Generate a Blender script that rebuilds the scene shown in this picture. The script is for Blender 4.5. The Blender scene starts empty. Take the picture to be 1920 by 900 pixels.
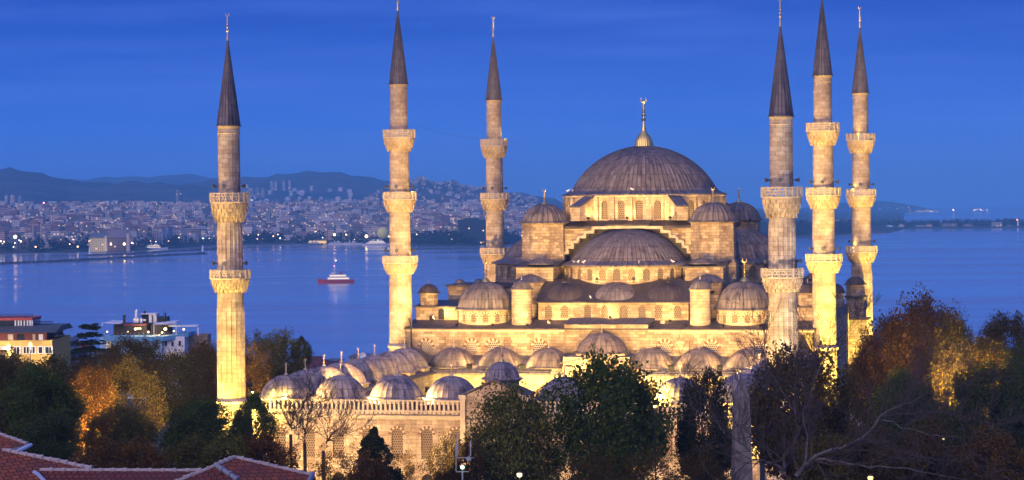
import bpy, math, random
import numpy as np
from mathutils import Vector, Matrix
random.seed(7); rng = np.random.default_rng(7)
sc = bpy.context.scene
col = sc.collection
PI = math.pi; R = math.radians

# ------------------------------------------------------------------ camera
FPX, PITCH, ROLL, ZC = 4612.96, 0.0147282, 0.0090969, 36.0
cp, sp, cr, sr = math.cos(PITCH), math.sin(PITCH), math.cos(ROLL), math.sin(ROLL)
cam = bpy.data.cameras.new('camera'); camo = bpy.data.objects.new('camera', cam); col.objects.link(camo)
cam.sensor_width = 36.0; cam.lens = 36.0 * FPX / 1920.0
cam.clip_start = 1.0; cam.clip_end = 200000.0
_f = Vector((0, cp, -sp)); _u0 = Vector((0, sp, cp)); _r0 = Vector((1, 0, 0))
_r = cr * _r0 - sr * _u0; _u = sr * _r0 + cr * _u0; _b = -_f
camo.matrix_world = Matrix(((_r.x, _u.x, _b.x, 0), (_r.y, _u.y, _b.y, 0), (_r.z, _u.z, _b.z, ZC), (0, 0, 0, 1)))
sc.camera = camo

# ------------------------------------------------------------------ world
sc.view_settings.view_transform = 'Standard'; sc.view_settings.look = 'None'
sc.view_settings.gamma = 1.0; sc.view_settings.use_curve_mapping = False
sc.view_settings.exposure = 0.12
W = bpy.data.worlds.new('World'); sc.world = W; W.use_nodes = True
nt = W.node_tree; nt.nodes.clear()
def wn(t, **k):
    n = nt.nodes.new(t)
    for a, b in k.items(): setattr(n, a, b)
    return n
out = wn('ShaderNodeOutputWorld'); bg = wn('ShaderNodeBackground'); tc = wn('ShaderNodeTexCoord')
sep = wn('ShaderNodeSeparateXYZ'); nt.links.new(tc.outputs['Generated'], sep.inputs[0])
ramp = wn('ShaderNodeValToRGB'); nt.links.new(sep.outputs['Z'], ramp.inputs[0])
el = ramp.color_ramp.elements
el[0].position = 0.0; el[0].color = (.066, .205, .74, 1)
el[1].position = 1.0; el[1].color = (.045, .12, .55, 1)
for p, c in ((.030, (.040, .160, .73, 1)), (.080, (.012, .074, .50, 1)), (.25, (.026, .10, .54, 1))):
    e = el.new(p); e.color = c
# afterglow of the sunset, behind the camera (west)
mp = wn('ShaderNodeVectorMath', operation='DOT_PRODUCT'); nt.links.new(tc.outputs['Generated'], mp.inputs[0])
mp.inputs[1].default_value = Vector((-.45, -.86, .22)).normalized()
mr = wn('ShaderNodeMapRange'); nt.links.new(mp.outputs['Value'], mr.inputs[0])
mr.inputs[1].default_value = .1; mr.inputs[2].default_value = 1.0; mr.inputs[3].default_value = 0; mr.inputs[4].default_value = 1.0
pw = wn('ShaderNodeMath', operation='POWER'); nt.links.new(mr.outputs[0], pw.inputs[0]); pw.inputs[1].default_value = 1.2
glow = wn('ShaderNodeMix', data_type='RGBA', blend_type='ADD'); glow.inputs[0].default_value = 1
gm = wn('ShaderNodeMix', data_type='RGBA', blend_type='MULTIPLY'); gm.inputs[0].default_value = 1
nt.links.new(pw.outputs[0], gm.inputs[6]); gm.inputs[7].default_value = (.80, .66, .86, 1)
nt.links.new(ramp.outputs[0], glow.inputs[6]); nt.links.new(gm.outputs[2], glow.inputs[7])
# thin streaks of high cloud
mpp = wn('ShaderNodeMapping'); mpp.inputs['Scale'].default_value = (7, 7, 95); mpp.inputs['Rotation'].default_value = (0, R(1.2), 0)
nt.links.new(tc.outputs['Generated'], mpp.inputs[0])
nz = wn('ShaderNodeTexNoise'); nz.inputs['Scale'].default_value = 1.0; nz.inputs['Detail'].default_value = 5; nt.links.new(mpp.outputs[0], nz.inputs[0])
cr_ = wn('ShaderNodeMapRange'); nt.links.new(nz.outputs[0], cr_.inputs[0])
cr_.inputs[1].default_value = .42; cr_.inputs[2].default_value = .75; cr_.inputs[3].default_value = 0; cr_.inputs[4].default_value = .34
cl = wn('ShaderNodeMix', data_type='RGBA'); nt.links.new(cr_.outputs[0], cl.inputs[0]); nt.links.new(glow.outputs[2], cl.inputs[6]); cl.inputs[7].default_value = (.10, .22, .80, 1)
# a little of the physical twilight sky on top
sky = wn('ShaderNodeTexSky'); sky.sky_type = 'NISHITA'; sky.sun_disc = False
sky.sun_elevation = R(1.0); sky.sun_rotation = R(207); sky.altitude = 40; sky.ozone_density = 3.0
skm = wn('ShaderNodeMix', data_type='RGBA', blend_type='ADD'); skm.inputs[0].default_value = .004
nt.links.new(cl.outputs[2], skm.inputs[6]); nt.links.new(sky.outputs[0], skm.inputs[7])
nt.links.new(skm.outputs[2], bg.inputs[0]); bg.inputs[1].default_value = 1.0
nt.links.new(bg.outputs[0], out.inputs[0])

# ------------------------------------------------------------------ soft last light from the west
sl = bpy.data.lights.new('sun', 'SUN'); sl.energy = .9; sl.angle = R(40); sl.color = (1, .71, .50)
so = bpy.data.objects.new('sun', sl); col.objects.link(so)
d = Vector((.42, .80, -.42)); so.rotation_euler = d.to_track_quat('-Z', 'Y').to_euler()

cy = sc.cycles
cy.use_denoising = True; cy.max_bounces = 5; cy.diffuse_bounces = 2; cy.glossy_bounces = 2; cy.transmission_bounces = 2
cy.volume_bounces = 0; cy.transparent_max_bounces = 12; cy.use_light_tree = True; cy.sample_clamp_indirect = 4
cy.caustics_reflective = False; cy.caustics_refractive = False

# ------------------------------------------------------------------ geometry of the view
def ray(px, py):
    a, b = px - 960, py - 450
    x, y = a * cr - b * sr, a * sr + b * cr
    Y = FPX * cp - y * sp; Z = -FPX * sp - y * cp
    return x / Y, Z / Y
def at(px, py, Y):
    a, b = ray(px, py); return Vector((a * Y, Y, ZC + b * Y))
def proj(P):
    X, Y, Z = P[0], P[1], P[2] - ZC
    dp = Y * cp - Z * sp; up = Y * sp + Z * cp
    x, y = X / dp * FPX, -up / dp * FPX
    return 960 + x * cr + y * sr, 450 - x * sr + y * cr
TH = 0.2291554; OX, OY = 14.2, 365.26
ct, st = math.cos(TH), math.sin(TH)
def mw(u, v, z=0): return Vector((OX + u * ct + v * st, OY - u * st + v * ct, z))

# ------------------------------------------------------------------ mesh builder
class MB:
    def __init__(s): s.v = []; s.f = []; s.uv = []; s.mi = []; s.m = 0; s.T = None; s.recalc = True
    def add(s, pts, uv=None):
        b = len(s.v)
        if s.T is not None: pts = [s.T @ Vector(p) for p in pts]
        s.v.extend([tuple(p) for p in pts]); s.f.append(tuple(range(b, b + len(pts)))); s.mi.append(s.m)
        if uv is None:
            P = [Vector(p) for p in pts]; n = Vector((0, 0, 0))
            for i in range(len(P)):
                a, c = P[i], P[(i + 1) % len(P)]
                n += Vector(((a.y - c.y) * (a.z + c.z), (a.z - c.z) * (a.x + c.x), (a.x - c.x) * (a.y + c.y)))
            if n.length > 1e-12: n.normalize()
            if abs(n.z) > .95: uv = [(p.x, p.y) for p in P]
            else:
                t = Vector((-n.y, n.x, 0)).normalized(); w = n.cross(t)
                uv = [(p.dot(t), p.dot(w)) for p in P]
        s.uv.extend(uv)
    def grid(s, G, UV=None):     # G[i][j] points
        b = len(s.v); ni, nj = len(G), len(G[0])
        for row in G:
            for p in row: s.v.append(tuple(s.T @ Vector(p)) if s.T is not None else tuple(p))
        for i in range(ni - 1):
            for j in range(nj - 1):
                s.f.append((b + i * nj + j, b + i * nj + j + 1, b + (i + 1) * nj + j + 1, b + (i + 1) * nj + j)); s.mi.append(s.m)
                for (a, c) in ((i, j), (i, j + 1), (i + 1, j + 1), (i + 1, j)):
                    s.uv.append(UV[a][c] if UV else (G[a][c][0] + G[a][c][1], G[a][c][2]))
    def box(s, x0, x1, y0, y1, z0, z1, bottom=True):
        p = [(x0, y0, z0), (x1, y0, z0), (x1, y1, z0), (x0, y1, z0), (x0, y0, z1), (x1, y0, z1), (x1, y1, z1), (x0, y1, z1)]
        for f in ((0, 1, 5, 4), (1, 2, 6, 5), (2, 3, 7, 6), (3, 0, 4, 7), (4, 5, 6, 7)) + (((3, 2, 1, 0),) if bottom else ()):
            s.add([p[i] for i in f])
    def obox(s, c, ax, ay, az, hx, hy, hz):
        c = Vector(c); ax = Vector(ax).normalized() * hx; ay = Vector(ay).normalized() * hy; az = Vector(az).normalized() * hz
        p = [c + i * ax + j * ay + k * az for k in (-1, 1) for j in (-1, 1) for i in (-1, 1)]
        for f in ((0, 1, 5, 4), (1, 3, 7, 5), (3, 2, 6, 7), (2, 0, 4, 6), (4, 5, 7, 6), (2, 3, 1, 0)): s.add([p[i] for i in f])
    def lathe(s, prof, n=24, c=(0, 0), a0=0, a1=2 * PI, fr=None, us=None, vs=1.0):
        # prof [(r,z)], fr(angle, k)->radius factor ; uv u in metres (or ribs if us)
        full = abs(a1 - a0 - 2 * PI) < 1e-6
        G = []; UV = []; L = 0
        rm = max(r for r, z in prof)
        for k, (r, z) in enumerate(prof):
            if k: L += math.hypot(r - prof[k - 1][0], z - prof[k - 1][1])
            row = []; ur = []
            for i in range(n + 1):
                a = a0 + (a1 - a0) * i / n
                q = r * (fr(a, k) if fr else 1)
                row.append((c[0] + q * math.cos(a), c[1] + q * math.sin(a), z)); ur.append(((a * rm if us is None else (a / (2 * PI)) * us), L * vs))
            G.append(row); UV.append(ur)
        # wind so that normals face out
        G = [r[::-1] for r in G[::-1]] if False else G
        s.grid(G, UV)
    def ribdome(s, prof, ribs, h, c=(0, 0), a0=0, a1=2 * PI, vs=.55, hw=.13):
        nr = max(1, round(ribs * (a1 - a0) / (2 * PI)))
        angs = []
        for i in range(nr):
            for t, k in ((0, 1), (hw, 0), (1 - hw, 0)): angs.append((a0 + (a1 - a0) * (i + t) / nr, k, i + t))
        angs.append((a1, 1, nr))
        G = []; UV = []; L = 0; rm = max(p[0] for p in prof)
        for k, (r, z) in enumerate(prof):
            if k: L += math.hypot(r - prof[k - 1][0], z - prof[k - 1][1])
            row = []; ur = []
            for a, pk, u in angs:
                q = r + pk * h * min(1, r / rm * 1.6)
                row.append((c[0] + q * math.cos(a), c[1] + q * math.sin(a), z + pk * h * .5 * (1 - r / rm))); ur.append((u, L * vs))
            G.append(row); UV.append(ur)
        s.grid(G, UV)
    def tube(s, pts, rad, n=6, caps=True):
        pts = [Vector(p) for p in pts]
        if not isinstance(rad, (list, tuple)): rad = [rad] * len(pts)
        G = []; UV = []; L = 0; ref = None
        for k, p in enumerate(pts):
            t = (pts[min(k + 1, len(pts) - 1)] - pts[max(k - 1, 0)])
            if t.length < 1e-9: t = Vector((0, 0, 1))
            t.normalize()
            if ref is None: ref = Vector((1, 0, 0)) if abs(t.x) < .8 else Vector((0, 1, 0))
            a = (ref - t * ref.dot(t)).normalized(); b = t.cross(a); ref = a
            if k: L += (p - pts[k - 1]).length
            G.append([tuple(p + rad[k] * (math.cos(2 * PI * i / n) * a + math.sin(2 * PI * i / n) * b)) for i in range(n + 1)])
            UV.append([(2 * PI * rad[k] * i / n, L) for i in range(n + 1)])
        s.grid(G, UV)
        if caps:
            s.add(G[0][:n][::-1]); s.add(G[-1][:n])
    def prism(s, poly, d):      # poly list of 3D, extruded by vector d
        d = Vector(d); A = [Vector(p) for p in poly]; B = [p + d for p in A]
        s.add(A[::-1]); s.add(B)
        for i in range(len(A)):
            j = (i + 1) % len(A); s.add([A[i], A[j], B[j], B[i]])
    def build(s, name, mats, parent=None, loc=None, rotz=0, sharp=38, smooth=True):
        me = bpy.data.meshes.new(name); me.from_pydata(s.v, [], s.f); 
        uvl = me.uv_layers.new(name='UVMap'); uvl.data.foreach_set('uv', [c for p in s.uv for c in p])
        if not isinstance(mats, (list, tuple)): mats = [mats]
        for m in mats: me.materials.append(m)
        me.polygons.foreach_set('material_index', s.mi)
        me.polygons.foreach_set('use_smooth', [smooth] * len(s.f))
        import bmesh
        bm = bmesh.new(); bm.from_mesh(me); bmesh.ops.remove_doubles(bm, verts=bm.verts, dist=1e-4)
        if s.recalc: bmesh.ops.recalc_face_normals(bm, faces=bm.faces)
        bm.to_mesh(me); bm.free()
        if smooth: me.set_sharp_from_angle(angle=R(sharp))
        me.update()
        o = bpy.data.objects.new(name, me); col.objects.link(o)
        if parent: o.parent = parent
        if loc is not None: o.location = loc
        if rotz: o.rotation_euler = (0, 0, rotz)
        return o

def tag(o, label=None, cat=None, group=None, kind=None):
    if label: o['label'] = label
    if cat: o['category'] = cat
    if group: o['group'] = group
    if kind: o['kind'] = kind
    return o
def empty(name, loc, rz=0, label=None, cat=None, group=None, kind=None):
    o = bpy.data.objects.new(name, None); col.objects.link(o); o.empty_display_size = .5
    o.location = loc; o.rotation_euler = (0, 0, rz); return tag(o, label, cat, group, kind)
def kids(o): return [c for c in bpy.data.objects if c.parent == o]
def copy_tree(o, loc=None, rz=None, scale=None):
    ch = {}
    for c in bpy.data.objects:
        if c.parent: ch.setdefault(c.parent.name, []).append(c)
    def rec(q, par):
        n = q.copy(); col.objects.link(n)
        if par: n.parent = par
        for c in ch.get(q.name, []): rec(c, n)
        return n
    n = rec(o, None)
    if loc is not None: n.location = loc
    if rz is not None: n.rotation_euler = (0, 0, rz)
    if scale is not None: n.scale = scale if hasattr(scale, '__len__') else (scale,) * 3
    return n

# ------------------------------------------------------------------ materials
class N:
    def __init__(s, name):
        s.m = bpy.data.materials.new(name); s.m.use_nodes = True; s.t = s.m.node_tree
        s.b = s.t.nodes['Principled BSDF']; s.o = s.t.nodes['Material Output']
    def n(s, t, **k):
        q = s.t.nodes.new(t)
        for a, b in k.items(): setattr(q, a, b)
        return q
    def l(s, a, b): s.t.links.new(a, b)
    def uv(s): return s.n('ShaderNodeTexCoord').outputs['UV']
    def ob(s): return s.n('ShaderNodeTexCoord').outputs['Object']
    def mapv(s, vec, scale=(1, 1, 1), loc=(0, 0, 0)):
        q = s.n('ShaderNodeMapping'); q.inputs['Scale'].default_value = scale; q.inputs['Location'].default_value = loc; s.l(vec, q.inputs[0]); return q.outputs[0]
    def noise(s, vec, scale, detail=4, rough=.55):
        q = s.n('ShaderNodeTexNoise'); q.inputs['Scale'].default_value = scale; q.inputs['Detail'].default_value = detail; q.inputs['Roughness'].default_value = rough
        s.l(vec, q.inputs[0]); return q.outputs[0]
    def rng(s, v, a, b, c, d):
        q = s.n('ShaderNodeMapRange'); s.l(v, q.inputs[0])
        for i, x in enumerate((a, b, c, d)): q.inputs[i + 1].default_value = x
        return q.outputs[0]
    def mix(s, f, a, b, mode='MIX'):
        q = s.n('ShaderNodeMix', data_type='RGBA', blend_type=mode)
        for i, x in ((0, f), (6, a), (7, b)):
            if hasattr(x, 'links') or hasattr(x, 'is_linked'): s.l(x, q.inputs[i])
            elif i == 0: q.inputs[0].default_value = x
            else: q.inputs[i].default_value = (*x, 1)[:4]
        return q.outputs[2]
    def math(s, op, a, b=None):
        q = s.n('ShaderNodeMath', operation=op)
        for i, x in ((0, a), (1, b)):
            if x is None: continue
            if hasattr(x, 'is_linked'): s.l(x, q.inputs[i])
            else: q.inputs[i].default_value = x
        return q.outputs[0]
    def bump(s, h, strength=.4, dist=.05):
        q = s.n('ShaderNodeBump'); q.inputs['Strength'].default_value = strength; q.inputs['Distance'].default_value = dist; s.l(h, q.inputs['Height']); s.l(q.outputs[0], s.b.inputs['Normal'])
    def col(s, c):
        if hasattr(c, 'is_linked'): s.l(c, s.b.inputs['Base Color'])
        else: s.b.inputs['Base Color'].default_value = (*c, 1)
    def rough(s, r, spec=.4, metal=0):
        if hasattr(r, 'is_linked'): s.l(r, s.b.inputs['Roughness'])
        else: s.b.inputs['Roughness'].default_value = r
        s.b.inputs['Specular IOR Level'].default_value = spec; s.b.inputs['Metallic'].default_value = metal

def m_plain(name, c, r=.6, metal=0, var=.15, scale=1.5, spec=.4):
    k = N(name); nz = k.noise(k.ob(), scale, 5)
    k.col(k.mix(k.rng(nz, .3, .7, 0, 1), tuple(x * (1 - var) for x in c), tuple(min(1, x * (1 + var)) for x in c))); k.rough(r, spec, metal); return k.m
def m_stone(name, c1, c2, bw=1.0, rh=.46, stain=.55, mortar=(.12, .095, .07), ms=.014):
    k = N(name); uv = k.uv()
    br = k.n('ShaderNodeTexBrick'); k.l(uv, br.inputs[0]); br.offset = .5; br.squash = 1.3; br.squash_frequency = 3
    for a, b in (('Scale', 1), ('Mortar Size', ms), ('Mortar Smooth', .3), ('Bias', -.05), ('Brick Width', bw), ('Row Height', rh)): br.inputs[a].default_value = b
    br.inputs['Color1'].default_value = (*c1, 1); br.inputs['Color2'].default_value = (*c2, 1); br.inputs['Mortar'].default_value = (*mortar, 1)
    ob = k.ob()
    big = k.noise(ob, .23, 6, .62); streak = k.noise(k.mapv(ob, (1.6, 1.6, .16)), 1.0, 5, .6); fine = k.noise(ob, 5.0, 5)
    c = k.mix(k.rng(big, .42, .68, 0, stain), br.outputs[0], (.17, .125, .10), 'MULTIPLY') if False else br.outputs[0]
    c = k.mix(k.rng(big, .50, .70, 0, stain), c, (.17, .13, .11))
    pat = k.noise(ob, .55, 6, .65); c = k.mix(1.0, c, k.mix(k.rng(pat, .38, .58, 0, 1), (.74, .69, .66), (1.08, 1.08, 1.08)), 'MULTIPLY')
    c = k.mix(k.rng(streak, .56, .75, 0, stain * .85), c, (.15, .105, .08))
    c = k.mix(1.0, c, k.mix(k.rng(fine, .3, .7, 0, 1), (.80, .80, .80), (1.12, 1.1, 1.06)), 'MULTIPLY')
    k.col(c); k.rough(.85, .25)
    k.bump(k.math('ADD', k.math('MULTIPLY', br.outputs['Fac'], -1.0), k.math('MULTIPLY', fine, .6)), .5, .03); return k.m
def m_lead(name, c=(.140, .120, .127), seam=True, band=True, rough=.5):
    k = N(name); uv = k.uv(); sp_ = k.n('ShaderNodeSeparateXYZ'); k.l(uv, sp_.inputs[0])
    fx = k.math('FRACT', sp_.outputs[0]); fy = k.math('FRACT', sp_.outputs[1])
    cb = k.n('ShaderNodeCombineXYZ'); k.l(k.math('FLOOR', sp_.outputs[0]), cb.inputs[0]); k.l(k.math('FLOOR', sp_.outputs[1]), cb.inputs[1])
    wn_ = k.n('ShaderNodeTexWhiteNoise', noise_dimensions='2D'); k.l(cb.outputs[0], wn_.inputs[0])
    ob = k.ob(); big = k.noise(ob, .35, 5, .6); st_ = k.noise(k.mapv(ob, (1.3, 1.3, .25)), 1.0, 4)
    c_ = k.mix(wn_.outputs[0], tuple(x * .62 for x in c), tuple(x * 1.3 for x in c))
    c_ = k.mix(k.rng(big, .4, .7, 0, .55), c_, (c[0] * 1.35, c[1] * 1.36, c[2] * 1.42))
    c_ = k.mix(k.rng(st_, .48, .66, 0, .75), c_, (.032, .026, .030))
    if seam: c_ = k.mix(k.rng(k.math('ABSOLUTE', k.math('SUBTRACT', fx, .5)), .34, .5, 0, .62), c_, (.03, .026, .03))
    if band: c_ = k.mix(k.rng(k.math('ABSOLUTE', k.math('SUBTRACT', fy, .5)), .44, .5, 0, .7), c_, (.04, .036, .042))
    k.col(c_); k.rough(k.rng(big, .3, .7, rough - .08, rough + .14), .45); k.bump(k.noise(ob, 2.2, 4), .25, .05); return k.m
def m_lattice(name, hole=(.035, .028, .03), bar=(.20, .15, .105), cell=.30, alpha=False):
    k = N(name); br = k.n('ShaderNodeTexBrick'); k.l(k.uv(), br.inputs[0]); br.offset = .5
    for a, b in (('Scale', 1), ('Mortar Size', cell * .2), ('Mortar Smooth', .1), ('Bias', 0), ('Brick Width', cell), ('Row Height', cell)): br.inputs[a].default_value = b
    br.inputs['Color1'].default_value = (*hole, 1); br.inputs['Color2'].default_value = (*[h * 1.7 for h in hole], 1); br.inputs['Mortar'].default_value = (*bar, 1)
    if alpha: k.col(bar); k.l(k.math('MAXIMUM', br.outputs['Fac'], 0), k.b.inputs['Alpha'])
    else: k.col(br.outputs[0])
    k.rough(.7, .3); return k.m
def m_emit(name, c, s):
    k = N(name); k.col((c[0] * .5, c[1] * .5, c[2] * .5)); k.b.inputs['Emission Color'].default_value = (*c, 1); k.b.inputs['Emission Strength'].default_value = s; return k.m
def m_leaf(name, ca, cb, cc=None, trans=.25):
    k = N(name); oi = k.n('ShaderNodeObjectInfo'); ob = k.ob()
    n1 = k.noise(ob, .55, 3); n2 = k.noise(ob, 22.0, 2)
    c = k.mix(k.rng(n1, .35, .65, 0, 1), ca, cb)
    c = k.mix(k.rng(n2, .42, .62, 0, 1.0), k.mix(.35, c, (0, 0, 0)), cc or tuple(min(1, x * 1.7) for x in ca))
    hs = k.n('ShaderNodeHueSaturation'); k.l(c, hs.inputs['Color']); k.l(k.rng(oi.outputs['Random'], 0, 1, .48, .52), hs.inputs['Hue']); k.l(k.rng(oi.outputs['Random'], 0, 1, .8, 1.2), hs.inputs['Value'])
    k.col(hs.outputs[0]); k.rough(.85, .06)
    tr = k.n('ShaderNodeBsdfTranslucent'); k.l(hs.outputs[0], tr.inputs[0]); ms = k.n('ShaderNodeMixShader'); ms.inputs[0].default_value = trans
    k.l(k.b.outputs[0], ms.inputs[1]); k.l(tr.outputs[0], ms.inputs[2]); k.l(ms.outputs[0], k.o.inputs[0]); return k.m
def m_city(name, cols, lit=.045, cw=3.0, ch=3.0):
    k = N(name); uv = k.uv(); oi = k.n('ShaderNodeObjectInfo')
    sp_ = k.n('ShaderNodeSeparateXYZ'); k.l(uv, sp_.inputs[0])
    gx = k.math('DIVIDE', sp_.outputs[0], cw); gy = k.math('DIVIDE', sp_.outputs[1], ch)
    fx = k.math('FRACT', gx); fy = k.math('FRACT', gy)
    win = k.math('MULTIPLY', k.math('LESS_THAN', k.math('ABSOLUTE', k.math('SUBTRACT', fx, .5)), .27), k.math('LESS_THAN', k.math('ABSOLUTE', k.math('SUBTRACT', fy, .5)), .25))
    geo = k.n('ShaderNodeNewGeometry'); sn = k.n('ShaderNodeSeparateXYZ'); k.l(geo.outputs['Normal'], sn.inputs[0])
    win = k.math('MULTIPLY', win, k.math('LESS_THAN', k.math('ABSOLUTE', sn.outputs[2]), .3))
    cb = k.n('ShaderNodeCombineXYZ'); k.l(k.math('FLOOR', gx), cb.inputs[0]); k.l(k.math('FLOOR', gy), cb.inputs[1]); k.l(k.math('MULTIPLY', oi.outputs['Random'], 91.7), cb.inputs[2])
    wv = k.n('ShaderNodeTexWhiteNoise', noise_dimensions='3D'); k.l(cb.outputs[0], wv.inputs[0])
    rmp = k.n('ShaderNodeValToRGB'); rmp.color_ramp.interpolation = 'CONSTANT'
    nzb = k.n('ShaderNodeTexWhiteNoise', noise_dimensions='3D'); 
    q = k.n('ShaderNodeVectorMath', operation='SNAP'); k.l(k.ob(), q.inputs[0]); q.inputs[1].default_value = (37, 37, 400)
    ad = k.n('ShaderNodeVectorMath', operation='ADD'); k.l(q.outputs[0], ad.inputs[0]); k.l(oi.outputs['Random'], ad.inputs[1]); k.l(ad.outputs[0], nzb.inputs[0])
    k.l(oi.outputs['Random'], rmp.inputs[0])
    es = rmp.color_ramp.elements; es[0].color = (*cols[0], 1); es[1].color = (*cols[-1], 1); es[1].position = (len(cols) - 1) / len(cols)
    for i in range(1, len(cols) - 1): e = es.new(i / len(cols)); e.color = (*cols[i], 1)
    k.col(k.mix(win, k.mix(k.rng(k.noise(k.ob(), .08, 4), .35, .65, 0, .4), rmp.outputs[0], (.1, .1, .11)), (.035, .04, .05))); k.rough(.8, .3)
    on = k.math('MULTIPLY', win, k.math('GREATER_THAN', wv.outputs[0], 1 - lit))
    k.b.inputs['Emission Color'].default_value = (1, .72, .35, 1); k.l(k.math('MULTIPLY', on, 3.5), k.b.inputs['Emission Strength']); return k.m

STONE = m_stone('ashlar_stone', (.52, .43, .31), (.24, .175, .125), stain=.85, mortar=(.09, .07, .05), ms=.02)
STONE_L = m_stone('pale_ashlar', (.53, .45, .335), (.35, .275, .205), stain=.65)
STONE_S = m_stone('minaret_stone', (.52, .445, .345), (.36, .30, .23), 1.15, .55, .75, (.19, .155, .125), .016)
CARVED = m_stone('carved_stone', (.52, .43, .31), (.44, .36, .26), 2.0, .6, 1.0)
TRIM = m_plain('stone_trim', (.50, .42, .31), .8, var=.22)
RED = m_plain('red_voussoir', (.15, .075, .05), .8, var=.25)
LEAD = m_lead('lead_sheet')
LEAD_M = m_lead('lead_portico', (.145, .115, .113))
LEAD_P = m_lead('lead_pale', (.28, .228, .215))
LEAD_R = m_lead('lead_roof', (.065, .050, .054))
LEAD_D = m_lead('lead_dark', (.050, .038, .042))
SPIRE = m_lead('lead_spire', (.105, .092, .100), rough=.42)
GOLD = m_plain('gilded_copper', (.85, .60, .20), .32, 1, .12, 2.0)
BRONZE = m_plain('dull_brass', (.55, .45, .33), .45, .6, .2)
LATT = m_lattice('window_lattice'); LATTW = m_lattice('pale_lattice', (.02, .02, .03), (.42, .36, .29), .30)
PIERCED = m_lattice('pierced_parapet', bar=(.50, .42, .31), cell=.34, alpha=True)
DARK = m_plain('dark_void', (.02, .017, .016), .9)
IRON = m_plain('black_iron', (.03, .03, .033), .5, .5)
HORN = m_plain('speaker_horn', (.07, .075, .085), .5)
WHITE = m_plain('white_paint', (.78, .78, .78), .5, var=.08)
GLASS = m_plain('dark_glass', (.03, .04, .05), .12, var=.2, spec=.6)
BARK = m_plain('bark', (.075, .055, .042), .9, var=.35, scale=3)
BARKP = m_plain('pale_bark', (.115, .10, .088), .85, var=.4, scale=2)
TILE_M = None
def m_tiles(name, c1, c2, bw=.42, rh=.38):
    k = N(name); br = k.n('ShaderNodeTexBrick'); k.l(k.uv(), br.inputs[0]); br.offset = .5
    for a, b in (('Scale', 1), ('Mortar Size', .03), ('Mortar Smooth', .6), ('Bias', 0), ('Brick Width', bw), ('Row Height', rh)): br.inputs[a].default_value = b
    br.inputs['Color1'].default_value = (*c1, 1); br.inputs['Color2'].default_value = (*c2, 1); br.inputs['Mortar'].default_value = (c2[0] * .22, c2[1] * .25, c2[2] * .25, 1)
    nz_ = k.noise(k.ob(), .6, 5); k.col(k.mix(k.rng(nz_, .45, .7, 0, .6), br.outputs[0], (.10, .045, .04))); k.rough(.8, .3)
    sp_ = k.n('ShaderNodeSeparateXYZ'); k.l(k.uv(), sp_.inputs[0])
    k.bump(k.math('SUBTRACT', k.math('FRACT', k.math('DIVIDE', sp_.outputs[1], rh)), br.outputs['Fac']), .8, .06); return k.m
TILES = m_tiles('red_roof_tiles', (.33, .088, .036), (.20, .06, .028))
TILES_D = m_tiles('dark_red_tiles', (.19, .048, .03), (.13, .038, .026), .3, .42)

# floodlights -------------------------------------------------------------
WARM = (1.0, .58, .2); WARM2 = (1.0, .74, .42)
LENS = m_emit('lamp_lens', (1, .75, .35), 12)
def spot(loc, tgt, watts, ang=60, blend=.6, color=WARM, size=.4, name='lamp', parent=None):
    l = bpy.data.lights.new(name, 'SPOT'); l.energy = watts; l.spot_size = R(ang); l.spot_blend = blend; l.color = color; l.shadow_soft_size = size
    o = bpy.data.objects.new(name, l); col.objects.link(o); o.location = loc
    o.rotation_euler = (Vector(tgt) - Vector(loc)).to_track_quat('-Z', 'Y').to_euler()
    if parent:
        o.parent = parent; o.matrix_parent_inverse = Matrix.Translation(parent.location).inverted() if parent.rotation_euler[2] == 0 else (Matrix.Translation(parent.location) @ parent.rotation_euler.to_matrix().to_4x4()).inverted()
    return o
def point(loc, watts, color=WARM, size=.3, parent=None):
    l = bpy.data.lights.new('bulb', 'POINT'); l.energy = watts; l.color = color; l.shadow_soft_size = size
    o = bpy.data.objects.new('bulb', l); col.objects.link(o); o.location = loc
    if parent: o.parent = parent; o.matrix_parent_inverse = (Matrix.Translation(parent.location) @ parent.rotation_euler.to_matrix().to_4x4()).inverted()
    return o
def floodlight(loc, tgt, watts, ang, label, color=WARM, lens=LENS, blend=.7, ground=None, size=.35):
    loc = Vector(loc); g = loc.z - .9 if ground is None else ground
    root = empty('floodlight', (loc.x, loc.y, g), 0, label, 'floodlight', 'floodlights aimed at the mosque')
    dv = (Vector(tgt) - loc).normalized(); sd = dv.cross(Vector((0, 0, 1))).normalized(); up = sd.cross(dv)
    inv = Matrix.Translation(root.location).inverted()
    inv = inv; ks = 1.0 if watts > 2500 else .5
    def SM(): q = MB(); q.T = Matrix.Translation(loc - root.location) @ Matrix.Scale(ks, 4) @ Matrix.Translation(-loc); return q
    a = SM(); a.obox(loc - dv * .25, sd, dv, up, .42, .18, .34); a.obox(loc - dv * .48, sd, dv, up, .2, .06, .2)
    a.build('housing', IRON, root)
    b = SM(); b.obox(loc - dv * .05, sd, dv, up, .36, .012, .28); b.build('lens', lens, root)
    c = MB(); c.T = inv; c.tube([(loc.x, loc.y, g), (loc.x, loc.y, loc.z - .3)], .06, 6); c.box(loc.x - .3, loc.x + .3, loc.y - .3, loc.y + .3, g, g + .08); c.build('stand', IRON, root)
    spot(loc + dv * .1, tgt, watts, ang, blend, color, size, 'lamp', root)
    return root

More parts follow.
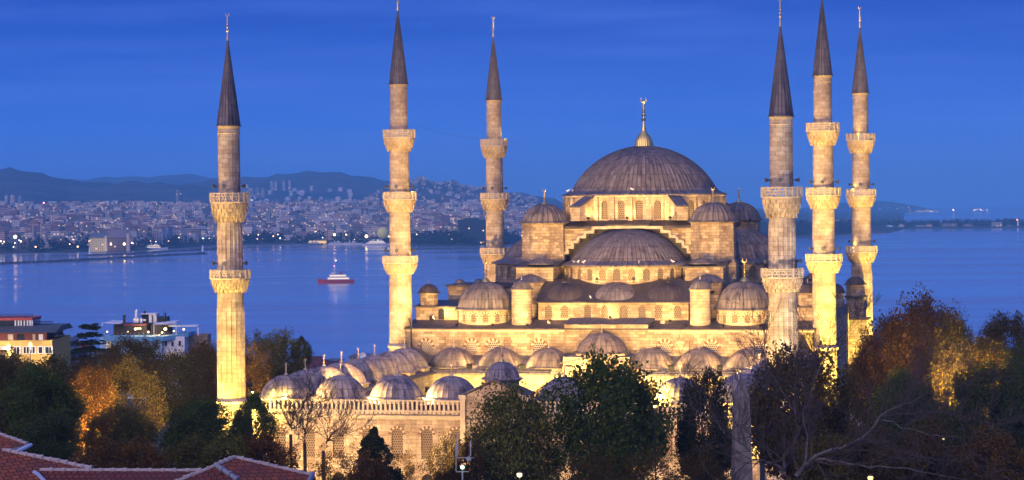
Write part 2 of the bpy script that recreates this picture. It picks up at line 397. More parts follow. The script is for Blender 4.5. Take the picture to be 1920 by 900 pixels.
# ------------------------------------------------------------------ arched walls
def arched_wall(mb, fm, s0, s1, z0, z1, ops, ds=3.0, depth=.35, n=8, pointed=0):
    mb.recalc = False; ops = sorted(ops); cur = s0; panes = []
    def strip(a, b):
        k = max(1, int(math.ceil((b - a) / ds)))
        for i in range(k):
            p, q = a + (b - a) * i / k, a + (b - a) * (i + 1) / k
            mb.add([fm(p, z0, 0), fm(q, z0, 0), fm(q, z1, 0), fm(p, z1, 0)], [(p, z0), (q, z0), (q, z1), (p, z1)])
    for (c, h, zb, zs) in ops:
        if c - h > cur: strip(cur, c - h)
        arc = []
        for i in range(n + 1):
            t = PI * i / n; x = -math.cos(t)
            arc.append((c + h * x, zs + h * (math.sin(t) * (1 + pointed * (1 - abs(x))))))
        for i in range(n):
            (a, za), (b, zb2) = arc[i], arc[i + 1]
            mb.add([fm(a, za, 0), fm(b, zb2, 0), fm(b, z1, 0), fm(a, z1, 0)], [(a, za), (b, zb2), (b, z1), (a, z1)])
            if zb > z0: mb.add([fm(a, z0, 0), fm(b, z0, 0), fm(b, zb, 0), fm(a, zb, 0)], [(a, z0), (b, z0), (b, zb), (a, zb)])
        outl = [(c - h, zb)] + arc + [(c + h, zb)]
        for i in range(len(outl)):
            (a, za), (b, zb2) = outl[i], outl[(i + 1) % len(outl)]
            mb.add([fm(a, za, 0), fm(a, za, depth), fm(b, zb2, depth), fm(b, zb2, 0)], [(0, za), (depth, za), (depth, zb2 + .01), (0, zb2 + .01)])
        panes.append((c, h, zb, arc)); cur = c + h
    if cur < s1: strip(cur, s1)
    return panes
def pane_mesh(fm, pane, d, mat, name, parent):
    c, h, zb, arc = pane; m = MB()
    for i in range(len(arc) - 1):
        (a, za), (b, zb2) = arc[i], arc[i + 1]
        m.add([fm(a, zb, d), fm(b, zb, d), fm(b, zb2, d), fm(a, za, d)], [(a, zb), (b, zb), (b, zb2), (a, za)])
    return m.build(name, mat, parent, smooth=False)
def voussoirs(fm, pane, parent, n=9, t0=.02, t1=.42, out=-.03):
    c, h, zb, arc = pane; zs = arc[0][1]; m = MB()
    for i in range(n):
        m.m = 0 if i % 2 == 0 else 1
        a0 = PI * (i + .08) / n; a1 = PI * (i + .92) / n; r0 = h + t0; r1 = h + (t1 if i % 2 == 0 else t1 * .72)
        q = [(c - r0 * math.cos(a0), zs + r0 * math.sin(a0)), (c - r0 * math.cos(a1), zs + r0 * math.sin(a1)), (c - r1 * math.cos(a1), zs + r1 * math.sin(a1)), (c - r1 * math.cos(a0), zs + r1 * math.sin(a0))]
        f = [fm(x, z, out) for x, z in q]; b = [fm(x, z, .02) for x, z in q]
        m.add(f)
        for k in range(4): m.add([f[k], b[k], b[(k + 1) % 4], f[(k + 1) % 4]])
    return m.build('arch_stones', [RED, TRIM], parent, smooth=False)
def cyl(cx, cy_, rad, a_off=0):
    return lambda s, z, d: (cx + (rad - d) * math.cos(a_off + s / rad), cy_ + (rad - d) * math.sin(a_off + s / rad), z)
def flat(v): return lambda s, z, d: (s, v + d, z)
def flatx(u, sg): return lambda s, z, d: (u - sg * d, s, z)

def cap(r, z0, h, n=16, rmin=.02):      # spherical cap of base radius r and height h
    if h >= r: return [(max(rmin, r * math.cos(PI / 2 * i / n)), z0 + h * math.sin(PI / 2 * i / n)) for i in range(n + 1)]
    RR = (r * r + h * h) / (2 * h); a0 = math.asin((RR - h) / RR)
    return [(max(rmin, RR * math.cos(a0 + (PI / 2 - a0) * i / n)), z0 + h - RR + RR * math.sin(a0 + (PI / 2 - a0) * i / n)) for i in range(n + 1)]
def dome_prof(r, z0, h, skirt=.35, n=16, p=1.0):
    pr = []
    if skirt: pr += [(r + skirt, z0 - .12), (r + skirt, z0), (r + skirt * .4, z0 + .10 * h ** .5)]
    b0 = z0 + (.10 * h ** .5 if skirt else 0); hh = z0 + h - b0
    return pr + cap(r, b0, hh, n)
def finial(parent, c, z, h, mat=GOLD, w=1.0, bulb=True, name='finial'):
    m = MB(); r = h * .055 * w
    pr = [(r * 2.1, z - .05), (r * 2.2, z + .02 * h), (r * 1.9, z + .08 * h), (r * .9, z + .16 * h), (r * .4, z + .24 * h)] if bulb else [(r * .9, z - .05), (r * .5, z + .2 * h)]
    for k, (f, b) in enumerate(((.33, 1.15), (.46, .95), (.57, .8), (.67, .62), (.76, .5))):
        pr += [(r * .34, z + (f - .045) * h), (r * b * .8, z + (f - .02) * h), (r * b, z + f * h), (r * b * .8, z + (f + .02) * h), (r * .34, z + (f + .045) * h)]
    pr += [(r * .25, z + .86 * h), (r * .05, z + .88 * h)]
    m.lathe(pr, 10, c)
    pts = [(c[0] + r * 1.0 * math.sin(a), c[1], z + .93 * h - r * 1.0 * math.cos(a)) for a in np.linspace(-2.5, 2.5, 13)]
    m.tube(pts, [r * (.10 + .28 * math.cos(a / 2.5 * PI / 2)) for a in np.linspace(-1, 1, 13) * 2.5], 5)
    return m.build(name, mat, parent)

# ================================================================== SETTING
def wavy(x): return x
# near land: one sheet that falls to the shore
g = MB(); ys = [-300, 0, 200, 300, 420, 500, 560, 640, 760, 900, 1000]
zs = [0, 0, 0, 0, 0, -1, -6, -16, -26, -33, -37]
xs = np.linspace(-900, 900, 37)
g.grid([[(x, y, zz + (1.2 * math.sin(x * .021 + y * .013) if y > 520 else 0)) for x in xs] for y, zz in zip(ys, zs)])
k = N('park_ground'); nz_ = k.noise(k.ob(), .05, 6); k.col(k.mix(k.rng(nz_, .4, .6, 0, 1), (.045, .05, .025), (.09, .07, .045))); k.rough(.95, .2)
tag(g.build('ground', k.m), kind='structure')
# paved court in front of and around the mosque
pv = MB(); pv.box(-46, 46, -86, 76, 0.004, .06); k = N('paving'); br = k.n('ShaderNodeTexBrick'); k.l(k.uv(), br.inputs[0]); br.inputs['Scale'].default_value = 1; br.inputs['Brick Width'].default_value = 1.2; br.inputs['Row Height'].default_value = .8
br.inputs['Color1'].default_value = (.26, .24, .21, 1); br.inputs['Color2'].default_value = (.2, .19, .17, 1); br.inputs['Mortar'].default_value = (.08, .07, .06, 1); k.col(br.outputs[0]); k.rough(.8)
o = pv.build('pavement', k.m, loc=(OX, OY, 0), rotz=-TH); tag(o, kind='structure')
# sea
SEA = -33.0
s_ = MB(); sy = [820, 1400, 2200, 3200, 4500, 7000, 12000, 22000]
s_.grid([[(x * max(1, y / 900), y, SEA) for x in np.linspace(-400, 400, 9)] for y in sy])
k = N('sea_water'); ob = k.ob(); k.col((.29, .36, .45)); k.rough(.16, .5); k.b.inputs['IOR'].default_value = 1.33
w1 = k.noise(k.mapv(ob, (.02, .06, 1)), 1.0, 8, .62); w2 = k.noise(k.mapv(ob, (.0011, .006, 1)), 1.0, 5, .6); w3 = k.noise(k.mapv(ob, (.0004, .004, 1)), 1.0, 4)
k.l(k.rng(w3, .4, .65, .06, .22), k.b.inputs['Roughness'])
k.bump(k.math('ADD', k.math('MULTIPLY', w1, 1.0), k.math('MULTIPLY', w2, 2.6)), .16, .8)
tag(s_.build('sea', k.m, smooth=False), kind='structure')

# far land: polar height field (columns of constant bearing) with the ridges seen in the view
def interp(x, xs_, ys_): return float(np.interp(x, xs_, ys_))
def horizon(px): return 390.8 - px * .0091
SH_X = [-250, 0, 130, 250, 400, 560, 700, 860, 1000, 1200, 1400, 1500, 1590, 1660, 1690]
SH_D = [3500, 3750, 3800, 3900, 4350, 4420, 4300, 4100, 4250, 4500, 4700, 4800, 4950, 5230, 5900]
def shore(px): return interp(px, SH_X, SH_D)
RIDGES = [ # distance, half width, [px], [crest y]
    (9300, 1500, [-300, -120, 20, 70, 130, 200, 260, 330, 420, 520], [325, 322, 316, 324, 338, 343, 340, 346, 352, 360]),
    (15500, 1500, [-300, 100, 200, 300, 345, 390, 460, 600], [352, 342, 332, 331, 325, 332, 341, 352]),
    (11200, 1700, [150, 300, 400, 500, 560, 590, 630, 680, 740, 820, 900, 1000, 1100], [378, 352, 336, 331, 323, 321, 323, 331, 340, 346, 352, 366, 384]),
    (8600, 1000, [640, 740, 790, 850, 900, 960, 1020, 1060], [382, 350, 338, 345, 356, 366, 376, 388]),
]
def farz(px, D):
    ds = shore(px)
    if px < 1690:
        t = (D - ds) / 3000.0
        base = SEA - 2.0 + (6.0 if D > ds + 4 else 0) 
        if D > ds:
            city = 76 * interp(px, [-200, 700, 1000, 1250, 1500, 1660], [1, 1, .8, .4, .16, .08]) * (1 - math.exp(-max(0, t) * 1.1))
            base += city
        if D < ds: base = SEA - 3
    else: base = SEA - 3
    z = base
    for dd, hw, X, Yc in RIDGES:
        y = interp(px, X, Yc); cz = (horizon(px) - y) * dd / FPX + ZC
        q = (D - dd) / hw
        fade = min(1, max(0, (px - X[0]) / 60 + (1 if X[0] < 0 else 0))) * min(1, max(0, (X[-1] - px) / 60))
        zz = cz * math.exp(-q * q) * fade + 6 * math.sin(px * .11 + D * .004) * math.exp(-q * q) * fade
        z = max(z, zz if zz > 20 else z)
    return z
fl = MB(); G = []
dist = sorted(set([3400 + 60 * i for i in range(32)] + [5400, 5700, 6000, 6400, 6800, 7200, 7600, 8000, 8300, 8600, 8900, 9300, 9700, 10200, 10700, 11200, 11700, 12500, 13500, 14500, 15000, 15500, 16000, 17000, 18000]))
pxs = list(np.arange(-260, 1720, 20))
for D in dist:
    row = []
    for px in pxs:
        a, b = ray(px, 400); row.append((a * D, D, farz(px, D)))
    G.append(row)
fl.grid(G)
k = N('far_hillside'); nz_ = k.noise(k.ob(), .004, 8, .65); k.col(k.mix(k.rng(nz_, .42, .62, 0, 1), (.035, .05, .035), (.11, .10, .08))); k.rough(.95, .15)
FARLAND = fl.build('far_hills', k.m); tag(FARLAND, kind='structure')
# spit of land at the right and the island beyond
sp2 = MB(); G = []
for D, hh in ((5950, -2), (5975, 2.5), (6100, 4), (6350, 3), (6500, -2)):
    G.append([(ray(px, 400)[0] * D, D, SEA + hh) for px in range(1600, 2150, 25)])
sp2.grid(G); tag(sp2.build('far_spit', k.m), kind='structure')
isl = MB(); G = []
for q in np.linspace(-1.6, 1.6, 15):
    D = 15000 + 900 * q
    G.append([(ray(px, 400)[0] * D, D, SEA - 2 + (max(0, (horizon(px) - interp(px, [1420, 1500, 1570, 1640, 1680, 1720, 1760, 1800], [397, 390, 380, 375, 379, 386, 395, 397])) * 15000 / FPX + ZC - SEA)) * math.exp(-q * q * 2.2) * 1.0) for px in range(1400, 1830, 14)])
isl.grid(G); tag(isl.build('far_island', k.m), kind='structure')

# haze
hz = MB(); hz.box(-12000, 12000, -700, 22600, -41, 290)
hk = bpy.data.materials.new('haze_air'); hk.use_nodes = True; t = hk.node_tree; t.nodes.clear()
ho = t.nodes.new('ShaderNodeOutputMaterial'); hv = t.nodes.new('ShaderNodeVolumePrincipled'); hv.inputs['Density'].default_value = 8.5e-5; hv.inputs['Anisotropy'].default_value = -.35
hv.inputs['Color'].default_value = (.17, .53, 1, 1); t.links.new(hv.outputs[0], ho.inputs['Volume'])
HAZE = hz.build('haze', hk, smooth=False); tag(HAZE, kind='stuff')

# ================================================================== MINARETS
def angmod(n, amp, ph=0.0, power=1.0):
    return lambda a, k: 1 + amp * (abs(math.cos(n * a / 2 + ph)) ** power)
def minaret(u, v, court, label, turn=0.0, lamps=()):
    rt = empty('minaret', mw(u, v), -TH + turn, label, 'minaret', 'minarets of the mosque')
    if court:
        base_z, rb, pl = 11.8, 1.72, 2.15
        secs = [(12.0, 25.5, 1.68, 1.62), (28.0, 34.3, 1.56, 1.50), (37.5, 46.05, 1.38, 1.34)]
        bal = [(25.5, 27.0, 28.1, 2.43), (34.3, 36.45, 37.65, 2.33)]
        cone = (46.05, 56.7, 1.42); fh = 3.4
    else:
        base_z, rb, pl = 14.6, 1.80, 2.35
        secs = [(14.9, 25.7, 1.74, 1.70), (28.2, 35.1, 1.65, 1.60), (37.8, 44.3, 1.52, 1.46), (47.2, 54.3, 1.34, 1.29)]
        bal = [(25.7, 27.15, 28.25, 2.60), (35.1, 36.75, 37.9, 2.45), (44.3, 46.1, 47.3, 2.36)]
        cone = (54.3, 65.5, 1.40); fh = 3.6
    nf = 18
    m = MB(); m.lathe([(pl, 0), (pl, base_z * .5), (pl + .12, base_z * .5 + .1), (pl + .12, base_z * .5 + .4), (rb + .03, base_z * .62), (rb, base_z)], 12); m.build('plinth', STONE_S, rt, sharp=20)
    m = MB(); m.lathe([(rb + .02, base_z - .25), (rb + .22, base_z - .15), (rb + .26, base_z + .05), (rb + .08, base_z + .3), (rb - .02, base_z + .34)], 36); m.build('base_ring', TRIM, rt)
    fl_ = lambda amp: (lambda a, k: 1 + amp * max(0, 1 - abs(((a * nf / (2 * PI)) % 1) - .5) * 9) )
    for i, (z0, z1, r0, r1) in enumerate(secs):
        m = MB(); last = i == len(secs) - 1
        flut = (court and i < 2) or (not court and i == 0 and turn > .01) 
        amp = .058 if flut else .0
        nseg = nf * 8 if flut else 20
        zz = [z0] + [z0 + (z1 - z0) * t for t in (.2, .4, .6, .8, .93)] + [z1]
        m.lathe([(r0 + (r1 - r0) * (z - z0) / (z1 - z0), z) for z in zz], nseg, fr=(lambda a, k, A=amp, K=len(zz): 1 + (A * max(0, 1 - abs(((a * nf / (2 * PI)) % 1) - .5) * 6) if k < K - 2 else 0)))
        m.build('shaft', STONE_S, rt, sharp=12)
    for (zc_, zp, zt, rad) in bal:
        r0 = [s_[3] for s_ in secs if abs(s_[1] - zc_) < .01][0]
        m = MB(); nt_ = 18; H = zp - zc_
        tiers = 4
        for q in range(tiers):
            ra = r0 + (rad - .03 - r0) * ((q + .2) / tiers) ** .62; rc = r0 + (rad - .05 - r0) * ((q + 1) / tiers) ** .62
            z0 = zc_ + H * q / tiers; z1 = zc_ + H * (q + 1) / tiers
            ph = (q % 2) * PI / 2
            def fr(a, k, ph=ph, ra=ra, rc=rc):
                w = abs(math.cos(nt_ * a / 2 + ph)) 
                return (1 - (1 - ra / rc) * .9 * (w ** 2)) if k == 2 else (1 if k >= 3 else 1)
            m.lathe([(r0 - .1, z0 - (.16 if q else .12)), (ra, z0 - .10), (rc, z0 + H / tiers * .55), (rc, z1), (r0 - .1, z1 + .001)], nt_ * 6, fr=fr)
            # hanging pendants between the niches
            for j in range(nt_):
                a = 2 * PI * (j + (.5 if q % 2 else 0)) / nt_
                c = (math.cos(a) * (ra + rc) * .5, math.sin(a) * (ra + rc) * .5, z0 + .02)
                t = (-math.sin(a), math.cos(a), 0); n_ = (math.cos(a), math.sin(a), 0)
                m.obox(c, t, n_, (0, 0, 1), .07, (rc - ra) * .5 + .03, H / tiers * .55)
        b = m.build('balcony', CARVED, rt, sharp=25)
        p = MB(); p.lathe([(rad - .3, zp - .02), (rad + .05, zp - .02), (rad + .07, zp + .09), (rad - .05, zp + .12), (rad - .3, zp + .12)], nt_)
        p.lathe([(rad - .08, zt - .12), (rad + .05, zt - .12), (rad + .05, zt), (rad - .12, zt), (rad - .12, zt - .12)], nt_)
        for j in range(nt_):
            a = 2 * PI * j / nt_; t = (-math.sin(a), math.cos(a), 0); n_ = (math.cos(a), math.sin(a), 0)
            p.obox((rad * n_[0], rad * n_[1], (zp + zt) / 2 + .03), t, n_, (0, 0, 1), .075, .10, (zt - zp) / 2 + .04)
            if court:
                for dz in (.25, .5, .75): p.obox(((rad + .13) * n_[0], (rad + .13) * n_[1], zp + (zt - zp) * dz), t, n_, (0, 0, 1), .05, .07, .03)
        p.build('parapet', TRIM, b, sharp=20)
        q = MB(); q.lathe([(rad - .02, zp + .1), (rad - .02, zt - .1)], nt_); q.build('pierced_panel', PIERCED, b, smooth=False)
    if True:
        z0 = secs[-1][1]; m = MB()
        m.lathe([(secs[-1][3], z0 - 1.1), (secs[-1][3] + .08, z0 - 1.0), (secs[-1][3] + .02, z0 - .8), (secs[-1][3] + .02, z0 - .25), (secs[-1][3] + .12, z0 - .1), (secs[-1][3] + .12, z0 + .02)], 36)
        m.build('frieze', CARVED, rt)
    m = MB(); z0, z1, r = cone
    pr = [(r + .14, z0 - .12), (r + .14, z0)] + [(r * (1 - t) + .07 * t, z0 + .02 + (z1 - z0) * t) for t in np.linspace(0, 1, 9)]
    m.ribdome(pr, 20, .05, vs=1 / 1.35, hw=.12); m.build('spire', SPIRE, rt, sharp=25)
    f = finial(rt, (0, 0), z1 - .1, fh, BRONZE if court else GOLD, 1.15, bulb=False)
    # loudspeaker horns above each balcony
    for (zc_, zp, zt, rad) in bal:
        if zt > 46: continue
        rr = [s_[2] for s_ in secs if abs(s_[0] - zt) < .3][0]
        for a in (-2.75, -1.75, -.35):
            n_ = Vector((math.cos(a - turn + TH), math.sin(a - turn + TH), 0)); z = zt + .85
            h = MB(); G = []
            P0 = n_ * (rr - .1) + Vector((0, 0, z))
            h.tube([P0, P0 + n_ * .35, P0 + n_ * .45, P0 + n_ * .8, P0 + n_ * .85], [.06, .06, .12, .27, .28], 8)
            h.build('loudspeaker', HORN, rt)
    for (ang, z) in lamps:       # small floodlights standing on the balcony
        a = ang - turn + TH; rr = 2.05
        n_ = Vector((math.cos(a), math.sin(a), 0)); P0 = n_ * rr + Vector((0, 0, z + 1.15))
        h = MB(); h.obox(P0, n_, (-n_.y, n_.x, 0), (0, 0, 1), .12, .2, .16); h.tube([P0, P0 - Vector((0, 0, 1.1))], .04, 5)
        fo = h.build('balcony_floodlight', m_emit_b, rt)
        wl = rt.matrix_world
        M = Matrix.Translation(rt.location) @ Matrix.Rotation(-TH + turn, 4, 'Z')
        spot(M @ (P0 + Vector((0, 0, .25))), M @ Vector((0, 0, z + 5.5)), 160, 110, .9, (1, .68, .16), .15, 'lamp', rt)
    return rt
m_emit_b = m_emit('balcony_lamp', (1, .62, .12), 5)
MIN = {}
MIN['A'] = minaret(-34.3, -69.6, True, 'fluted two-balcony minaret standing alone above the trees, leftmost of the six')
MIN['F'] = minaret(34.3, -69.6, True, 'stout two-balcony minaret with weathered grey top, leftmost of the right-hand three', turn=.17)
MIN['B'] = minaret(-32, 0, False, 'three-balcony minaret beside the left end of the hall front wall', turn=.0, lamps=((-.25, 26.9), (-.25, 36.7)))
MIN['C'] = minaret(-32, 61.6, False, 'small far three-balcony minaret rising behind the gilded corner dome', turn=.0, lamps=((-.3, 46.1),))
MIN['D'] = minaret(32, 0, False, 'brightest yellow lit three-balcony minaret, middle of the right-hand three', turn=.0)
MIN['E'] = minaret(32, 61.6, False, 'far three-balcony minaret against open water, rightmost of the six', turn=.17, lamps=((-1.9, 46.1), (-2.4, 36.7), (-2.4, 26.9)))

# ================================================================== PRAYER HALL
HALL = empty('mosque', mw(0, 0), -TH, 'domed stone prayer hall with one great lead dome and gilded finial', 'mosque')
def P_(name, mb, mat, parent=None, **k): return mb.build(name, mat, parent or HALL, **k)
VF = -1.8; VT = 16.9
# front wall -----------------------------------------------------------
m = MB(); fm = flat(VF)
ops = [(u, .85, 13.9, 14.6) for u in (-27.6, -20.5, -17.2, -10.2, 8.8, 15.7, 22.7)] + [(0, 3.75, 12.6, 13.9)]
for u in (-24, -17, 17, 24): pass
pn = arched_wall(m, fm, -30.5, 30.5, 0, 17.25, ops, ds=8, depth=.5, n=12)
m.add([(-30.5, VF, 0), (-30.5, 60, 0), (-30.5, 60, 17.25), (-30.5, VF, 17.25)]); m.add([(-30.5, 60, 0), (30.5, 60, 0), (30.5, 60, 17.25), (-30.5, 60, 17.25)])
fx = flatx(30.5, 1)
sops = [(v, 1.0, zb, zb + 2.4) for v in range(6, 58, 6) for zb in (3.0,)]
pn2 = arched_wall(m, fx, VF, 60, 0, 9.0, sops, ds=8, n=6, depth=.4)
sops2 = [(v, .9, 11.2, 13.2) for v in range(6, 58, 6)]
pn3 = arched_wall(m, lambda s, z, d: (30.5 - d, s, z), VF, 60, 9.0, 17.25, sops2, ds=8, n=6, depth=.4)
WALL = P_('front_wall', m, STONE)
for p in pn:
    if p[1] > 2: w_ = pane_mesh(fm, p, .5, STONE_L, 'blind_arch', HALL); 
    else:
        w_ = pane_mesh(fm, p, .3, LATTW, 'window', HALL)
        voussoirs(fm, p, w_, 11, .04, .55)
for p in pn2 + pn3: pane_mesh(fx, p, .3, LATT, 'window', HALL)
# cornice and raised centre
m = MB(); m.box(-30.7, -6.3, VF - .12, VF + .3, 16.95, 17.2); m.box(6.3, 30.7, VF - .12, VF + .3, 16.95, 17.2); P_('cornice', m, TRIM)
m = MB(); m.box(-6.25, 6.25, VF - .08, 2.5, 15.2 + 2.055, 18.0); m.box(-6.35, 6.35, VF - .2, VF + .1, 17.8, 18.02); P_('raised_parapet', m, STONE)
m = MB(); m.prism([(-6.5, VF - .3, 18.03), (-6.5, 3.2, 18.75), (-6.5, 3.2, 18.5), (-6.5, VF - .3, 17.99 + .035)], (13, 0, 0)); P_('parapet_capping', m, LEAD)
# gallery roof
def shed(mb, u0, u1, v0, v1, z0, z1, th=.18, vs=1):
    mb.add([(u0, v0, z0), (u1, v0, z0), (u1, v1, z1), (u0, v1, z1)], [(u0 / .7, 0), (u1 / .7, 0), (u1 / .7, (v1 - v0) / 3), (u0 / .7, (v1 - v0) / 3)])
    mb.add([(u0, v0, z0 - th), (u1, v0, z0 - th), (u1, v0, z0), (u0, v0, z0)]); mb.add([(u0, v0, z0 - th), (u0, v0, z0), (u0, v1, z1), (u0, v1, z1 - th)]); mb.add([(u1, v0, z0), (u1, v0, z0 - th), (u1, v1, z1 - th), (u1, v1, z1)])
    mb.add([(u0, v0, z0 - th), (u0, v1, z1 - th), (u1, v1, z1 - th), (u1, v0, z0 - th)])
m = MB(); shed(m, -31, 31, VF - .35, 4.6, 17.4, 18.55); m.box(-30.6, 30.6, 4.6, 60.3, 17.3, 18.5); P_('gallery_roof', m, LEAD_R)
m = MB()
for u in (-9.3, 7.9, -22, 20): m.box(u - .25, u + .25, 1.2, 1.7, 18.0, 18.45)
P_('roof_hatch', m, TRIM)
# exedra storey --------------------------------------------------------
VE = 4.0
def efm(s, z, d):      # three shallow bays
    b = .0
    for c, hw_, dp in ((0, 4.0, .95), (-7.7, 3.6, .35), (7.7, 3.6, .35)):
        if abs(s - c) < hw_: b = dp * math.cos((s - c) / hw_ * PI / 2)
    return (s, VE - b + d, z)
m = MB(); ops = [(u, .55, 18.75, 20.1) for u in (-9.9, -7.4, -3.9, -1.15, 1.75, 4.4, 6.9, 9.8)]
pn = arched_wall(m, efm, -11.5, 11.4, 18.3, 21.05, ops, ds=.6, depth=.3, n=6)
m.add([(-11.5, VE, 18.3), (-11.5, 9, 18.3), (-11.5, 9, 21.05), (-11.5, VE, 21.05)]); m.add([(11.4, VE, 18.3), (11.4, 9, 18.3), (11.4, 9, 21.05), (11.4, VE, 21.05)])
P_('exedra_wall', m, STONE)
for p in pn: pane_mesh(efm, p, .2, LATT, 'window', HALL)
m = MB()  # lead skirt following the bays, sloping to the drum
US = np.linspace(-11.9, 11.8, 60); G = []; UV = []
for q, (dv, zz) in enumerate(((-.45, 20.98), (-.45, 21.16), (.6, 21.65), (3.2, 23.6), (5.2, 24.35))):
    G.append([((u if q < 3 else u * (.97 if q == 3 else .93)), (efm(u, 0, 0)[1] if q < 3 else VE) + dv, zz) for u in US]); UV.append([(u / .62, q * .8) for u in US])
m.grid(G, UV); P_('exedra_roof', m, LEAD_D)
for c, r, zb, h, vv in ((0, 4.3, 21.25, 2.75, 7.3), (-7.7, 3.7, 21.3, 2.6, 7.2), (7.7, 3.7, 21.3, 2.6, 7.2)):
    m = MB(); m.ribdome(dome_prof(r, zb, h, .0, 10), 34, .06, (c, vv), PI, 2 * PI, hw=.14)
    P_('exedra_dome', m, LEAD if c == 0 else LEAD_D, sharp=20)
# semi-domes (four), drum with windows each -----------------------------
def semidome(cx, cv, ang, full=True, lead=LEAD):
    T = Matrix.Translation((cx, cv, 0)) @ Matrix.Rotation(ang, 4, 'Z')
    r = 10.15; f = lambda s, z, d: tuple(T @ Vector(((r - d) * math.cos(s / r - PI / 2), (r - d) * math.sin(s / r - PI / 2), z)))
    m = MB(); nw = 13; ops = [(r * math.radians(-84 + 168 * (i + .5) / nw), .54, 24.2, 25.5) for i in range(nw)]
    L = r * PI / 2
    pn = arched_wall(m, f, -L, L, 23.2, 26.4, ops, ds=1.0, depth=.35, n=6); P_('semi_dome_drum', m, STONE)
    for p in pn:
        w_ = pane_mesh(f, p, .25, LATT, 'window', HALL)
    m = MB(); m.T = T
    pr = [(r + .45, 26.33), (r + .45, 26.5), (r - .1, 26.75), (9.2, 27.0)] + cap(8.9, 27.2, 4.75, 15)
    m.ribdome(pr, 80, .11, (0, 0), PI, 2 * PI, vs=.42, hw=.2); P_('semi_dome', m, lead, sharp=18)
semidome(0, 17.2, 0); semidome(14.3, 31.5, PI / 2); semidome(-14.3, 31.5, -PI / 2); semidome(0, 45.8, PI)
# body blocks ------------------------------------------------------------
m = MB(); m.box(-23.5, 23.5, 11, 52, 18.4, 23.1); m.box(-13.6, 13.6, VT + 1.52, 46, 23.1, 32.05); m.box(-11.2, 11.2, 9, 17, 18.4, 23.3); P_('body_wall', m, STONE)
m = MB(); m.box(-23.9, 23.9, 10.7, 52.3, 23.1, 23.4); P_('side_roof', m, LEAD_R)
# buttress blocks beside the drum
for sg in (-1, 1):
    m = MB(); m.box(*(sorted((sg * 10.2, sg * 16.0))), 8.6, 17.0, 18.4, 26.25); P_('buttress_wall', m, STONE)
    m = MB(); a, b = sorted((sg * 9.7, sg * 16.4)); shed(m, a, b, 8.2, 17.2, 26.3, 27.35); P_('buttress_roof', m, LEAD_R)
    m = MB(); m.lathe(dome_prof(1.9, 26.75, .85, .3, 6), 16, (sg * 12.6, 10.3)); P_('roof_dome', m, LEAD)
    m = MB(); m.lathe([(2.3, 18.4), (2.3, 24.05)], 24, (sg * 13.7, 8.3)); P_('half_turret', m, STONE)
    m = MB(); m.ribdome([(2.65, 23.95), (2.65, 24.1), (1.4, 24.8), (.1, 25.15)], 16, .05, (sg * 13.7, 8.3)); P_('half_turret_roof', m, LEAD)
    m = MB(); a, b = sorted((sg * 22.4, sg * 28.2)); m.box(a, b, 14, 27, 18.4, 23.1); P_('stair_block', m, STONE)
    m = MB(); m.box(a - .35, b + .35, 13.65, 27.3, 23.1, 23.4); P_('stair_block_roof', m, LEAD_R)
    for du, dv in ((1.4, 2.0), (4.2, 3.2)):
        m = MB(); m.lathe(dome_prof(.9, 23.5, .75, .25, 6), 14, (a + du, 14 + dv)); P_('roof_dome', m, LEAD)
    # low stair block at the front corner with a domed turret on top
    m = MB(); a, b = sorted((sg * 23.7, sg * 30.6)); m.box(a, b, 3.6, 12, 18.0, 20.45)
    P_('corner_block', m, STONE)
    m = MB(); shed(m, a - .3, b + .3, 3.2, 12.3, 20.5, 21.1); P_('corner_block_roof', m, LEAD_R)
    m = MB(); m.lathe([(1.45, 20.3), (1.45, 22.4), (1.6, 22.45), (1.6, 22.55)], 8, (sg * 29.0, 5.4)); tr = P_('small_turret', m, STONE, sharp=20)
    m = MB(); m.ribdome(dome_prof(1.45, 22.55, 1.25, .3, 8), 20, .05, (sg * 29.0, 5.4)); td = m.build('turret_dome', LEAD_D, tr, sharp=20)
    m = MB(); m.tube([(sg * 29, 5.4, 23.7), (sg * 29, 5.4, 24.4)], .05, 5); m.build('finial', BRONZE, tr)
m = MB(); f = flat(3.55); p = (-26.6, .55, 18.55, 19.8, )
arc = [(-26.6 - .45 * math.cos(PI * i / 6), 19.75 + .45 * math.sin(PI * i / 6)) for i in range(7)]
pane_mesh(flat(3.59), (-26.6, .45, 18.5, arc), -.02, DARK, 'doorway', HALL)
# corner domes -------------------------------------------------------------
for sg, vv in ((-1, 4.4), (1, 4.4), (-1, 58), (1, 58)):
    c = (sg * 19.8, vv); r = 4.25; f = cyl(c[0], c[1], r, -PI / 2)
    m = MB(); nw = 14; ops = [(2 * PI * r * (i + .5) / nw - PI * r, .42, 18.15 if vv < 20 else 18.7, 19.05) for i in range(nw)]
    pn = arched_wall(m, f, -PI * r, PI * r, 17.3, 20.05, ops, ds=.6, depth=.25, n=6); P_('corner_drum', m, STONE_L)
    for p in pn[3:12] if vv < 20 else []:
        w_ = pane_mesh(f, p, .15, LATT, 'window', HALL); voussoirs(f, p, w_, 9, .03, .34)
    m = MB(); m.ribdome(dome_prof(r - .05, 20.1, 4.15, .45, 14), 46, .06, c, vs=.5, hw=.16); dm = P_('corner_dome', m, LEAD, sharp=18)
    finial(dm, c, 24.15, 3.4, GOLD, 1.75)
